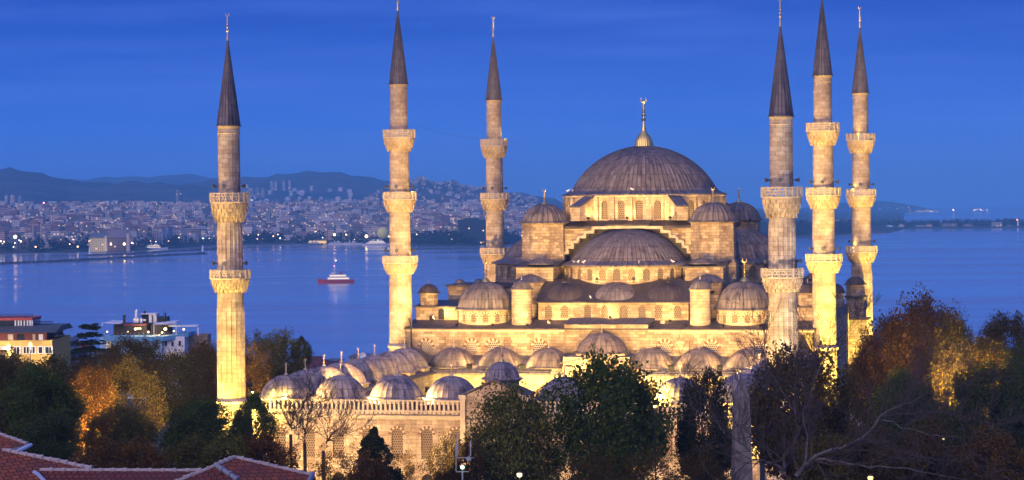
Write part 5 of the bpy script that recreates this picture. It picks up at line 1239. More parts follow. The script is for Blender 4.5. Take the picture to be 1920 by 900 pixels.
m = LB(bh); m.prism([(xx(193, 608, Y), Y + 3, zz(200, 607.5, Y)), (xx(222, 608, Y), Y + 3, zz(220, 609, Y)), (xx(222, 608, Y), Y + 3, zz(220, 607, Y)), (xx(193, 606, Y), Y + 3, zz(200, 605.5, Y))], (0, 9, 0)); m.box(xx(186, 610, Y), xx(187.5, 610, Y), Y + 3, Y + 3.2, zz(187, 612, Y), zz(187, 606, Y)); m.box(xx(186, 606, Y), xx(194, 606, Y), Y + 3, Y + 3.2, zz(190, 607, Y), zz(190, 606, Y)); m.build('canopy', WHITE, bh, smooth=False)
m = LB(bh); m.box(xx(223, 608, Y), xx(268, 608, Y), Y + 4.5, Y + 12, zz(240, 613, Y), zz(240, 610, Y)); m.build('bar_roof', MAROON, bh, smooth=False)
m = LB(bh)
for px in (285.5, 327.5): m.box(xx(px - .7, 615, Y), xx(px + .7, 615, Y), Y + 2, Y + 2.3, zz(px, 631, Y), zz(px, 608, Y))
m.box(xx(285, 608, Y), xx(328, 608, Y), Y + 2, Y + 2.3, zz(300, 609.5, Y), zz(300, 608, Y)); m.prism([(xx(285, 608, Y), Y + 2.3, zz(285, 609, Y)), (xx(327, 606, Y), Y + 2.3, zz(327, 606, Y)), (xx(327, 606, Y), Y + 2.3, zz(327, 604, Y)), (xx(285, 608, Y), Y + 2.3, zz(285, 608, Y))], (0, 7, 0))
m.box(xx(308, 614, Y), xx(364, 614, Y), Y + 5, Y + 9, zz(340, 614.8, Y), zz(340, 613, Y)); m.box(xx(364, 614, Y), xx(366, 620, Y), Y + 5, Y + 5.3, zz(365, 632, Y), zz(365, 617, Y)); m.build('pergola', WHITE, bh, smooth=False)
m = LB(bh); m.tube([Vector((xx(245, 600, Y), Y + 7, zz(245, 608, Y))), Vector((xx(245, 600, Y), Y + 7, zz(245, 586, Y))), Vector((xx(247.5, 600, Y), Y + 7, zz(247, 584, Y)))], .27, 8); m.box(xx(241, 604, Y), xx(251, 604, Y), Y + 6, Y + 8, zz(245, 608, Y), zz(245, 600, Y)); m.tube([Vector((xx(252, 604, Y), Y + 6.5, zz(252, 603.5, Y))), Vector((xx(264, 604, Y), Y + 6.5, zz(264, 603.5, Y)))], .22, 8); m.tube([Vector((xx(256, 604, Y), Y + 6.3, zz(256, 609, Y))), Vector((xx(256, 604, Y), Y + 6.3, zz(256, 599, Y)))], .25, 8); m.build('air_duct', WHITE, bh)
m = LB(bh); m.box(xx(267.5, 600, Y), xx(282, 600, Y), Y + 8, Y + 12, zz(275, 609, Y), zz(275, 592, Y)); m.box(xx(251, 592, Y), xx(282.5, 592, Y), Y + 7.8, Y + 12.1, zz(265, 593, Y), zz(265, 592, Y) + .05); m.build('plant_room', WHITE, bh, smooth=False)
m = LB(bh); m.box(xx(252, 600, Y), xx(267, 600, Y), Y + 9, Y + 12, zz(260, 610, Y), zz(260, 593.2, Y)); m.box(xx(283, 600, Y), xx(302, 600, Y), Y + 8, Y + 12, zz(290, 608, Y), zz(290, 598, Y)); m.box(xx(256, 590, Y), xx(259, 590, Y), Y + 9, Y + 10, zz(257, 592, Y) , zz(257, 587, Y)); m.build('dark_plant', DKG, bh, smooth=False)
for px, ya, yb2, rr in ((225.5, 609, 593, .25), (279, 632, 594, .12), (303, 608, 589, .12), (299, 596, 581, .03)):
    m = LB(bh); m.tube([Vector((xx(px, ya, Y), Y + 5, zz(px, ya, Y))), Vector((xx(px, ya, Y), Y + 5, zz(px, yb2 + 2, Y))), Vector((xx(px, ya, Y), Y + 5, zz(px, yb2 + 1.9, Y))), Vector((xx(px, ya, Y), Y + 5, zz(px, yb2, Y)))], [rr, rr, rr * 1.4, rr * 1.4], 8); m.build('chimney', IRON, bh)
m = LB(bh)
for px in range(196, 350, 8):
    yy = 631 if px < 305 else 631 - (px - 305) * .1; m.box(xx(px, yy, Y) - .04, xx(px, yy, Y) + .04, Y + .3 + (0 if px < 305 else (px - 305) * .066), Y + .38 + (0 if px < 305 else (px - 305) * .066), zz(px, yy, Y), zz(px, yy - 7, Y))
m.build('railing', STEEL, bh, smooth=False)
LIT = m_emit('terrace_lamp', (1, .72, .3), 3)
for px, py, r in ((201, 622, .18), (254, 617, .28), (258, 616, .2), (263, 616, .18), (240, 622, .12), (278, 622.5, .2), (304, 623.5, .2), (310, 617, .32), (326, 621, .2), (344.5, 617.5, .22), (299, 628, .12)):
    m = LB(bh); P0 = at(px, py, Y + 3.5); m.lathe([(.01, P0.z - r), (r, P0.z - r * .3), (r * .8, P0.z + r * .6), (.01, P0.z + r)], 8, (P0.x, P0.y)); m.build('terrace_lamp', LIT, bh)
for px, py in ((258, 615), (310, 617), (285, 621)): point(at(px, py, Y + 2.8), 260, (1, .72, .35), .2, bh)
for i, px in enumerate((289, 296, 313, 320, 333, 338)):
    P0 = at(px, 630, Y + 2.6); tb = empty('terrace_table', (P0.x, P0.y, P0.z - .55), 0, ['leftmost white table on the hotel terrace', 'second white table on the hotel terrace', 'white table left of the canopy post', 'white table just right of the lit screen', 'white table near the terrace corner post', 'rightmost white table on the hotel terrace'][i], 'table', 'tables on the hotel terrace')
    m = MB(); m.box(-.45, .45, -.45, .45, .7, .75); m.build('table_top', WHITE, tb, smooth=False); m = MB(); m.tube([(0, 0, 0), (0, 0, .7)], .05, 6); m.build('leg', IRON, tb)
m = LB(bh); m.box(xx(345, 640, Y), xx(379, 640, Y), Y + 8, Y + 14, ground_z(Y), zz(360, 632, Y)); m.build('tan_annex', m_plain('tan_render', (.42, .29, .20), .8), bh, smooth=False)
# small houses
def hip_house(x0, x1, ybot, yeave, yridge, Y, wall, roof, label, depth=9):
    a, b = xx(x0, yeave, Y), xx(x1, yeave, Y); gz = ground_z(Y); rt = empty('house', ((a + b) / 2, Y, gz), 0, label, 'house'); ze, zr = zz(x0, yeave, Y), zz(x0, yridge, Y)
    m = LB(rt); m.box(a, b, Y, Y + depth, gz, ze); m.build('wall', wall, rt, smooth=False)
    m = LB(rt); i = (b - a) * .3; e = .4; A = [(a - e, Y - e, ze), (b + e, Y - e, ze), (b + e, Y + depth + e, ze), (a - e, Y + depth + e, ze)]; r0, r1 = (a + i, Y + depth / 2, zr), (b - i, Y + depth / 2, zr)
    m.add([A[0], A[1], r1, r0]); m.add([A[1], A[2], r1]); m.add([A[2], A[3], r0, r1]); m.add([A[3], A[0], r0]); m.add(A[::-1]); m.build('roof', roof, rt, smooth=False)
    for k in range(3):
        c = a + (b - a) * (k + .5) / 3; w_ = LB(rt); w_.box(c - .45, c + .45, Y - .06, Y - .02, ze - 2.2, ze - .8); w_.build('window', GLASS, rt, smooth=False)
    return rt
GREY = m_plain('grey_render', (.14, .15, .17), .8); PINK = m_plain('pink_render', (.34, .24, .22), .8); RROOF = m_tiles('far_tiles', (.22, .07, .06), (.17, .06, .055))
hip_house(108, 131, 668, 640, 634, 425, GREY, GREY, 'grey flat roofed house right of the yellow hotel')
hip_house(113, 130, 680, 656, 654, 415, PINK, GREY, 'small pink house in front of the grey one')
hip_house(133, 166, 680, 662, 641, 440, PINK, RROOF, 'house with a red hip roof behind the cedar')
hip_house(148, 186, 690, 664, 656, 432, m_plain('bluish_render', (.30, .36, .42), .8), GREY, 'bluish white house under the cedar')
hip_house(-30, 12, 690, 656, 651, 380, YEL, RROOF, 'low yellow house with a red roof edge at the left picture edge', 6)
hip_house(542, 625, 700, 688, 676, 520, PINK, RROOF, 'long low house with a dark red roof behind the arcade domes', 12)
hip_house(612, 640, 690, 677, 674, 540, REDP, GREY, 'small red walled house behind the arcade domes', 8)
hip_house(655, 694, 690, 670, 664, 560, m_plain('ochre_render', (.36, .27, .12), .8), GREY, 'ochre house behind the arcade domes left of the slim minaret', 8)
hip_house(560, 600, 690, 672, 670, 590, GREY, RROOF, 'dark house with a chimney behind the red roofed one', 8)
p = at(680, 668, 538); sd = empty('satellite_dish', (p.x, p.y, p.z - 1.2), 0, 'white satellite dish on the roofs behind the arcade domes', 'satellite dish')
m = MB(); m.T = Matrix.Rotation(R(70), 4, 'X') ; m.lathe([(.02, 0), (.35, .05), (.62, .18), (.8, .34)], 16); o = m.build('dish', WHITE, sd); o.location = (0, 0, 1.2); m = MB(); m.tube([(0, .1, -1.5), (0, .1, 1.2)], .05, 6); m.build('pole', STEEL, sd)

# ================================================================== THE CITY ACROSS THE WATER
def m_block(name, attr=False, lit=.06, cw=3.2, ch=3.1):
    k = N(name); uv = k.uv(); oi = k.n('ShaderNodeObjectInfo'); sp_ = k.n('ShaderNodeSeparateXYZ'); k.l(uv, sp_.inputs[0])
    gx = k.math('DIVIDE', sp_.outputs[0], cw); gy = k.math('DIVIDE', sp_.outputs[1], ch)
    win = k.math('MULTIPLY', k.math('LESS_THAN', k.math('ABSOLUTE', k.math('SUBTRACT', k.math('FRACT', gx), .5)), .26), k.math('LESS_THAN', k.math('ABSOLUTE', k.math('SUBTRACT', k.math('FRACT', gy), .5)), .27))
    geo = k.n('ShaderNodeNewGeometry'); sn = k.n('ShaderNodeSeparateXYZ'); k.l(geo.outputs['Normal'], sn.inputs[0])
    side = k.math('LESS_THAN', k.math('ABSOLUTE', sn.outputs[2]), .3); win = k.math('MULTIPLY', win, side)
    cb = k.n('ShaderNodeCombineXYZ'); k.l(k.math('FLOOR', gx), cb.inputs[0]); k.l(k.math('FLOOR', gy), cb.inputs[1]); k.l(k.math('MULTIPLY', oi.outputs['Random'], 91.7), cb.inputs[2])
    wv = k.n('ShaderNodeTexWhiteNoise', noise_dimensions='3D'); k.l(cb.outputs[0], wv.inputs[0])
    if attr: a = k.n('ShaderNodeAttribute', attribute_name='tint'); base = a.outputs['Color']
    else: base = oi.outputs['Color']
    roof = k.mix(side, (.26, .25, .26), base)
    k.col(k.mix(win, roof, (.03, .035, .045))); k.rough(.85, .2)
    k.b.inputs['Emission Color'].default_value = (1, .70, .34, 1); k.l(k.math('MULTIPLY', k.math('MULTIPLY', win, k.math('GREATER_THAN', wv.outputs[0], 1 - lit)), 1.8), k.b.inputs['Emission Strength']); return k.m
BLOCK = m_block('apartment_facade'); BLOCKS = m_block('apartment_facade_many', True)
FTILE = m_plain('far_roof_tiles', (.20, .125, .105), .9)
def block_mesh(seed):
    r = random.Random(seed); m = MB(); w, d_, h = .5, .38, 1.0     # unit block, scaled per copy
    m.box(-w, w, -d_, d_, 0, h)
    k_ = seed % 4
    if k_ == 0: m.box(-w * .55, w * .3, -d_ * .6, d_ * .6, h, h * 1.12)
    if k_ == 1:
        m.m = 1; e = .04; z = h; A = [(-w - e, -d_ - e, z), (w + e, -d_ - e, z), (w + e, d_ + e, z), (-w - e, d_ + e, z)]; a, b = (-w * .4, 0, h * 1.16), (w * .4, 0, h * 1.16)
        m.add([A[0], A[1], b, a]); m.add([A[1], A[2], b]); m.add([A[2], A[3], a, b]); m.add([A[3], A[0], a]); m.m = 0
    if k_ == 2: m.box(-w * .9, -w * .2, -d_ * .7, d_ * .5, h, h * 1.15); m.box(w * .1, w * .5, -d_ * .3, d_ * .3, h, h * 1.08)
    if k_ == 3: m.box(-w * 1.0, w * 1.0, -d_ - .06, -d_, h * .2, h * .92); m.box(-w * .2, w * .2, -d_ * .4, d_ * .4, h, h * 1.1)
    return m
# real-size prototypes so that the window grid stays in metres
SIZES = [(12, 11, 14), (16, 12, 19), (20, 13, 17), (13, 12, 25), (26, 14, 21), (18, 13, 29), (10, 10, 11), (34, 16, 18)]
PROT = []
for i, (w, d_, h) in enumerate(SIZES):
    m = block_mesh(i); m2 = MB(); s0 = m.v; m2.m = 0
    for f, mi in zip(m.f, m.mi): m2.m = mi; m2.add([(s0[j][0] * w, s0[j][1] * d_ / .76, s0[j][2] * h) for j in f])
    o = m2.build('apartment_block', [BLOCK, FTILE], smooth=False); PROT.append((o.data, w, d_, h)); bpy.data.objects.remove(o)
COLS = [('white', (.70, .68, .65)), ('pale grey', (.52, .50, .48)), ('cream', (.62, .53, .42)), ('pinkish', (.54, .40, .36)), ('grey brown', (.22, .20, .19)), ('bluish grey', (.23, .27, .33))]
cand = []; rd = random.Random(42)
for _ in range(9000):
    px = rd.uniform(-140, 1030); ds = shore(px); t = rd.random() ** 1.35; D = ds + 75 + t * 3000
    if px > 960 and D > 6200: continue
    a, b = ray(px, 400); X = a * D
    if any(abs(X - q[0]) < 12 and abs(D - q[1]) < 20 for q in cand[-900:]): continue
    cand.append((X, D, farz(px, D), rd.randrange(8) if rd.random() > .12 else 5, rd.randrange(6), rd.uniform(.62, 1.0) * (1 + .3 * t), px, t))
for _ in range(700):      # scattered houses up the far slopes
    px = rd.uniform(560, 1010); D = rd.uniform(7600, 9300); z = farz(px, D)
    if z < 20: continue
    cand.append((ray(px, 400)[0] * D, D, z - 1, rd.choice((0, 6, 2)), rd.randrange(1, 6), rd.uniform(.5, .8), px, 2))
for _ in range(140):
    px = rd.uniform(420, 660); D = rd.uniform(7400, 9800); cand.append((ray(px, 400)[0] * D, D, farz(px, D) - 1, rd.choice((0, 1, 3)), 0, rd.uniform(.8, 1.1), px, 2))
for _ in range(22): px = rd.uniform(1555, 1606); D = rd.uniform(5150, 5500); cand.append((ray(px, 400)[0] * D, D, farz(px, D), rd.choice((1, 3, 2)), 0, 1, px, 1))
cand.sort(key=lambda q: -(PROT[q[3]][1] * PROT[q[3]][3] * q[5] ** 2) / q[1] ** 2)
def zone(px):
    for lim, s in ((400, 'left of the lone minaret'), (725, 'between lone and slim minarets'), (900, 'between the left hall minarets')):
        if px < lim: return s
    return 'beyond the far left minaret'
nind = 0; rest = []; seen_b = 0
for q in cand:
    px, py = proj((q[0], q[1], q[2] + 10))
    if nind < 292 and -10 < px < 1000:
        me = PROT[q[3]][0]; o = bpy.data.objects.new('apartment_block', me); col.objects.link(o); o.location = (q[0], q[1], q[2] - 2.0); o.scale = (q[5],) * 3; o.rotation_euler = (0, 0, rd.uniform(-.5, .5))
        nm, c = COLS[q[4]]; v = rd.uniform(.8, 1.15); o.color = (c[0] * v, c[1] * v, c[2] * v, 1)
        shp = 'tall ' if q[3] in (3, 5) else ('long ' if q[3] in (4, 7) else ''); row = 'near the waterfront' if q[7] < .12 else ('midway up the city' if q[7] < .5 else 'high in the city')
        rf = 'red roofed' if q[3] in (1, 5) else 'flat roofed'
        tag(o, f'{rf} {nm} {shp}apartment block {row}, {zone(px)}', 'building', f'apartment blocks across the water {zone(px)}'); nind += 1
    else: rest.append(q)
m = MB(); tint = []
for q in rest:
    src, w, d_, h = PROT[q[3]]; s_ = q[5]; a = rd.uniform(-.5, .5); n0 = len(m.f)
    m.T = Matrix.Translation((q[0], q[1], q[2] - 2)) @ Matrix.Rotation(a, 4, 'Z') @ Matrix.Scale(s_, 4)
    m.m = 0; m.box(-w / 2, w / 2, -d_ / 2, d_ / 2, 0, h, False)
    if q[3] % 2 == 0: m.box(-w * .3, w * .2, -d_ * .25, d_ * .25, h, h * 1.13, False)
    c = COLS[q[4]][1]; v = rd.uniform(.75, 1.15); tint += [(c[0] * v, c[1] * v, c[2] * v, 1)] * (len(m.f) - n0)
o = m.build('distant_buildings', [BLOCKS], smooth=False); ca = o.data.color_attributes.new('tint', 'FLOAT_COLOR', 'CORNER')
buf = []
for p_ in o.data.polygons: buf += list(tint[p_.index]) * p_.loop_total if p_.index < len(tint) else [.3, .3, .3, 1] * p_.loop_total
ca.data.foreach_set('color', buf); tag(o, kind='stuff')
# towers and special buildings
DG = m_block('dark_glass_facade', False, .03, 4, 4)
def tower(name, px, ybase, ytop, wpx, D, c, label, mat=BLOCK, depth=None, cat='tower block', grp=None, crown=True):
    a, b = ray(px, ybase); w = wpx * D / FPX; z0 = at(px, ybase, D).z - 6; z1 = at(px, ytop, D).z; X = a * D
    m = MB(); dd = depth or w * .8; m.box(-w / 2, w / 2, -dd / 2, dd / 2, 0, z1 - z0 - (2.5 if crown else 0))
    if crown: m.box(-w * .3, w * .25, -dd * .3, dd * .3, z1 - z0 - 2.5, z1 - z0)
    o = m.build(name, mat, None, (X, D, z0), rd.uniform(-.2, .2), smooth=False); o.color = (*c, 1); tag(o, label, cat, grp); return o
G1 = (.10, .13, .17)
tower('glass_office', 885, 450, 409, 50, 4165, (.035, .05, .055), 'broad dark glass office block on the far shore beside the far left hall minaret', DG, 40, 'office block')
tower('office_tower', 332.5, 382, 355, 4, 7000, (.35, .38, .42), 'left half of the twin glass tower rising over the far city'); tower('office_tower', 338, 382, 354, 6, 7020, (.12, .18, .28), 'blue right half of the twin glass tower rising over the far city', DG)
for px, yt, w, c, s in ((12, 365, 6, (.4, .4, .42), 'leftmost'), (24, 364, 8, (.42, .4, .42), 'second'), (37, 366, 6, (.3, .36, .45), 'third')): tower('tower_block', px, 386, yt, w, 7200, c, f'{s} of the pale towers at the left edge of the far city')
for px, yt, s in ((510, 339, 'first'), (517, 339, 'second'), (532, 338, 'third'), (543, 338, 'fourth')): tower('tower_block', px, 354, yt, 5, 9600, (.42, .42, .44), f'{s} from left of the pale slabs standing on the far hillside', grp='pale slabs on the far hillside')
for px, yt, s in ((454, 352, 'first'), (462, 352, 'second'), (472, 352, 'third'), (483, 351, 'fourth'), (493, 352, 'fifth')): tower('tower_block', px, 368, yt, 7, 8600, (.22, .25, .3), f'{s} from left of the grey slabs right of the lone minaret', grp='grey slabs below the far hill')
tower('tower_block', 824, 392, 377, 10, 6400, (.16, .15, .17), 'shorter of the two dark towers right of the slim hall minaret'); tower('tower_block', 837, 392, 369, 12, 6450, (.15, .13, .15), 'taller of the two dark towers right of the slim hall minaret')
tower('tower_block', 388, 405, 387, 18, 5600, (.13, .16, .17), 'dark glass block just left of the lone minaret', DG); tower('tower_block', 346, 420, 397, 11, 5200, (.42, .33, .27), 'paired beige tower in the far city, its left half'); tower('tower_block', 357, 420, 398, 9, 5210, (.3, .26, .25), 'paired beige tower in the far city, its right half')
tower('tower_block', 503, 412, 388, 8, 5000, (.3, .33, .33), 'slim grey tower in the far city right of the lone minaret'); tower('tower_block', 950, 398, 386, 7, 5900, (.1, .2, .3), 'small blue tower right of the far left hall minaret', DG)
tower('tower_block', 352, 456, 446, 5, 4520, (.3, .26, .25), 'small narrow block at the waterfront left of the lone minaret')
tower('hotel_block', 331, 455, 438, 25, 4480, (.42, .4, .38), 'pale waterfront block with rows of windows left of the lone minaret')
# the lit station palace with its roofs on the shore
D = 3790
def shorehall(name, px0, px1, yb, ye, yr, c, label, lit=None, slate=(.14, .16, .16), towers=()):
    a, b = at(px0, yb, D).x, at(px1, yb, D).x; z0 = SEA + 1; ze, zr = at(px0, ye, D).z, at(px0, yr, D).z; rt = empty(name, ((a + b) / 2, D, z0), 0, label, 'building')
    m = LB(rt); m.box(a, b, D, D + 22, z0, ze); o = m.build('wall', BLOCK, rt, smooth=False); o.color = (*c, 1)
    m = LB(rt); A = [(a - 1, D - 1, ze + .05), (b + 1, D - 1, ze + .05), (b + 1, D + 23, ze + .05), (a - 1, D + 23, ze + .05)]; i = (b - a) * .12; r0, r1 = (a + i, D + 11, zr), (b - i, D + 11, zr)
    m.add([A[0], A[1], r1, r0]); m.add([A[1], A[2], r1]); m.add([A[2], A[3], r0, r1]); m.add([A[3], A[0], r0]); m.build('roof', m_plain(name + '_slate', slate, .8), rt, smooth=False)
    for tx, tw_, tt in towers:
        m = LB(rt); x_ = at(tx, yb, D).x; m.lathe([(tw_, z0), (tw_, at(tx, tt + 5, D).z), (tw_ * 1.15, at(tx, tt + 5, D).z), (.1, at(tx, tt, D).z)], 10, (x_, D)); m.build('corner_tower', TRIM, rt, sharp=20)
    for lx, ly, w in lit or (): spot(Vector((at(lx, ly, D).x, D - 30, SEA + 4)), Vector((at(lx, ly, D).x, D, SEA + 14)), w, 110, .8, (1, .75, .3), 1, 'lamp', rt)
    return rt
shorehall('station_palace', 167, 198, 467, 446, 437, (.5, .44, .26), 'floodlit yellowish palace with slate roof on the far left shore', [(176, 455, 9000), (190, 455, 16000)], towers=((199, 2.4, 440),))
shorehall('station_palace', 202, 241, 467, 446, 430, (.19, .14, .12), 'brown steep roofed station beside the floodlit palace', [], (.2, .17, .17), ((241, 3, 436),))
for px, ya, yb_ in ((30.5, 445, 417), (46, 455, 417)):
    P0 = at(px, yb_, 3700); m = MB(); zb = farz(px, 3700 + 120) ; m.lathe([(1.3, zb), (1.1, P0.z - 8), (1.9, P0.z - 7.5), (1.9, P0.z - 6.5), (1.0, P0.z - 6.3), (.9, P0.z - 4), (.05, P0.z)], 10); o = m.build('distant_minaret', TRIM, None, (P0.x, 3830, 0)); tag(o, 'left of two thin minarets of a mosque on the far left shore' if px < 40 else 'right of two thin minarets of a mosque on the far left shore', 'minaret')
# moored balloon
D = 4240; P0 = at(718, 437, D); bal = empty('balloon', (P0.x, D, SEA + 2), 0, 'round yellowish tethered balloon over the far shore, touching the slim minaret', 'balloon')
m = MB(); r = 10; zc = P0.z - (SEA + 2); m.lathe([(.02 if abs(math.cos(t)) < .01 else r * math.cos(t) * (1 if t > -.9 else .97), zc + r * 1.05 * math.sin(t)) for t in np.linspace(-PI / 2, PI / 2, 17)], 24); m.build('envelope', m_plain('balloon_fabric', (.80, .74, .20), .6, var=.1, scale=.05), bal)
m = MB(); m.tube([(0, 0, zc - r * 1.05), (0, 0, 2)], .25, 5); m.lathe([(.1, 1.4), (2.4, 1.5), (2.4, 3), (2.2, 3), (2.2, 1.7), (.1, 1.7)], 12); m.build('gondola', IRON, bal)
# breakwaters
ROCK = m_plain('breakwater_rock', (.13, .12, .12), .95, var=.45, scale=.15)
def breakwater(pts, w, h, label):
    m = MB(); G = []; rr = random.Random(len(label)); P = []
    for i in range(len(pts) - 1):
        for t in np.linspace(0, 1, 40, endpoint=False): P.append((pts[i][0] + (pts[i + 1][0] - pts[i][0]) * t, pts[i][1] + (pts[i + 1][1] - pts[i][1]) * t))
    P.append(pts[-1])
    for i, (x, y) in enumerate(P):
        e = min(1, i / 3, (len(P) - 1 - i) / 3); G.append([(x + rr.uniform(-1, 1), y + dy * e + rr.uniform(-1, 1), SEA + dz * e + (rr.uniform(-.5, .6) if 0 < dz else 0) - .3) for dy, dz in ((-w, -1.5), (-w * .5, h * .7), (-w * .2, h), (w * .2, h), (w * .5, h * .7), (w, -1.5))])
    m.grid(G); tag(m.build('breakwater', ROCK, smooth=False), label, 'breakwater')
def seapt(px, py):
    a, b = ray(px, py); Yd = (SEA - ZC) / b; return (a * Yd, Yd)
breakwater([seapt(-120, 500), seapt(0, 495.5), seapt(140, 489), seapt(270, 482), seapt(391, 475.5)], 8, 2.6, 'long rocky breakwater low in the water at left, the nearer of two')
breakwater([seapt(159, 480), seapt(250, 476.5), seapt(340, 471), seapt(420, 467)], 8, 2.6, 'shorter rocky breakwater behind the long one at left')
for px, py, lab in ((168, 480, 'small white beacon at the left tip of the shorter breakwater'), (380, 475, 'small beacon at the right tip of the long breakwater')):
    x, y = seapt(px, py); m = MB(); m.lathe([(1.6, 0), (1.1, 6), (1.5, 6.2), (1.5, 6.6), (.9, 6.7), (.9, 8.4), (.05, 9.6)], 10); tag(m.build('beacon', WHITE, None, (x, y, SEA + 2.5)), lab, 'beacon')
# boats -----------------------------------------------------------------------------------
HULLW = m_plain('boat_white', (.62, .62, .62), .5); HULLR = m_plain('boat_red', (.45, .045, .05), .5); HULLD = m_plain('boat_dark', (.05, .055, .07), .6)
def boat(px, py, L, label, hull=HULLW, decks=2, D=None, mast=6, rz=0.0, bridge=True, lights=()):
    x, y = seapt(px, py) if D is None else (at(px, py, D).x, D); rt = empty('ferry', (x, y, SEA), rz, label, 'boat')
    B = L * .13; H = L * .045 + .6; m = MB(); G = []
    for t in np.linspace(0, 1, 13):
        w = B * (math.sin(min(1, t * 2.6 + .06) * PI / 2) * (1 if t < .72 else math.cos((t - .72) / .28 * PI / 2) ** .7)); sh = H * (1 + .55 * max(0, (t - .6) / .4) ** 2 + .12 * max(0, (.2 - t) / .2))
        xx_ = (t - .5) * L; G.append([(xx_, -w, sh), (xx_, -w * .82, -.3), (xx_, 0, -.8), (xx_, w * .82, -.3), (xx_, w, sh), (xx_, 0, sh - .1), (xx_, -w, sh)])
    m.grid(G); m.build('hull', hull, rt, sharp=30)
    z = H
    for k_ in range(decks):
        f = 1 - .22 * k_; m = MB(); m.box(-L * .36 * f, L * (.24 - .05 * k_), -B * .72 * f, B * .72 * f, z - .1, z + 2.3); m.box(-L * .37 * f, L * (.25 - .05 * k_), -B * .78 * f, B * .78 * f, z + 2.3, z + 2.45); dk = m.build('deck_house', HULLW, rt, smooth=False)
        m = MB(); m.box(-L * .34 * f, L * (.22 - .05 * k_), -B * .725 * f, B * .725 * f, z + .9, z + 1.8); m.build('cabin_windows', GLASS if not lights else m_emit('cabin_glow', (1, .8, .5), 1.2), dk, smooth=False); z += 2.45
    m = MB(); m.box(L * .02, L * .13, -B * .45, B * .45, z, z + 2.1); m.build('bridge', HULLW, rt, smooth=False)
    m = MB(); m.tube([(-L * .12, 0, z), (-L * .14, 0, z + 3)], [B * .22, B * .18], 10); m.build('funnel', hull, rt)
    m = MB(); m.tube([(L * .04, 0, z), (L * .03, 0, z + mast)], .12, 5); m.tube([(L * .03, -1.2, z + mast * .7), (L * .03, 1.2, z + mast * .7)], .08, 4); m.build('mast', HULLW, rt)
    for (dx, dz, r, c, s) in lights:
        m = MB(); m.lathe([(.02, z + dz - r), (r, z + dz), (.02, z + dz + r)], 8, (dx, 0)); m.build('lamp', m_emit('boat_lamp', c, s), rt)
    return rt
boat(630, 529, 33, 'red hulled boat with white cabin out on the open water', HULLR, 2, None, 13, PI + .12, lights=((.0, 12.5, .55, (1, .95, .85), 6), (1.5, 7.6, .5, (1, .25, .35), 6)))
fk = N('wake_foam'); nz_ = fk.noise(fk.mapv(fk.ob(), (.05, .5, 1)), 1.0, 6, .7); fk.col((.6, .66, .72)); fk.rough(.7); fk.l(fk.rng(nz_, .46, .66, 0, .5), fk.b.inputs['Alpha'])
x_, y_ = seapt(630, 529); m = MB()
for sg in (-1, 1):
    G = [[(x_ + 15 + 150 * t, y_ + sg * (2 + 9 * t + q * (1.5 + 7 * t) * .5), SEA + .12) for q in (0, 1)] for t in np.linspace(0, 1, 24)]; m.grid(G)
G = [[(x_ - 19 + q * 7, y_ + w_, SEA + .124) for q in (0, 1)] for w_ in np.linspace(-6, 5, 6)]; m.grid(G)
tag(m.build('wake', fk.m, smooth=False), kind='stuff')
for i, (px, py, L, dk, lab) in enumerate(((72, 468, 50, 2, 'white ferry moored at the far left quay, left of the second one'), (96, 467, 46, 2, 'white ferry moored at the far left quay, right of the first one'), (156, 466, 36, 1, 'small white boat left of the floodlit palace'), (208, 466, 34, 2, 'small white boat in front of the brown station'), (290, 468, 42, 2, 'white ferry lying off the breakwater left of the lone minaret'), (387, 459, 52, 2, 'white ferry touching the left side of the lone minaret'),
        (590, 459, 30, 1, 'small white boat moored at the left end of the lit far quay'), (632, 459, 34, 1, 'white boat moored below the far quay lamps'), (660, 459, 36, 1, 'white boat moored right of the far quay lamps'), (708, 460, 54, 2, 'white cruise boat with raked bow under the balloon'), (772, 458, 30, 1, 'white boat just right of the slim hall minaret'))):
    boat(px, py, L, lab, HULLW if i not in (6,) else HULLD, dk, None, 5, rd.uniform(-.3, .3), lights=((0, 1.0, .5, (1, .85, .6), 12),) if i in (4, 5, 9) else ())
m = MB(); a, b = at(580, 457, 4400).x, at(612, 457, 4400).x; m.box(a, b, 4390, 4402, SEA, SEA + 6); o = m.build('quay_hall', m_emit('lit_hall', (1, .62, .18), .9), smooth=False); tag(o, 'low golden lit terminal hall on the far quay', 'building')
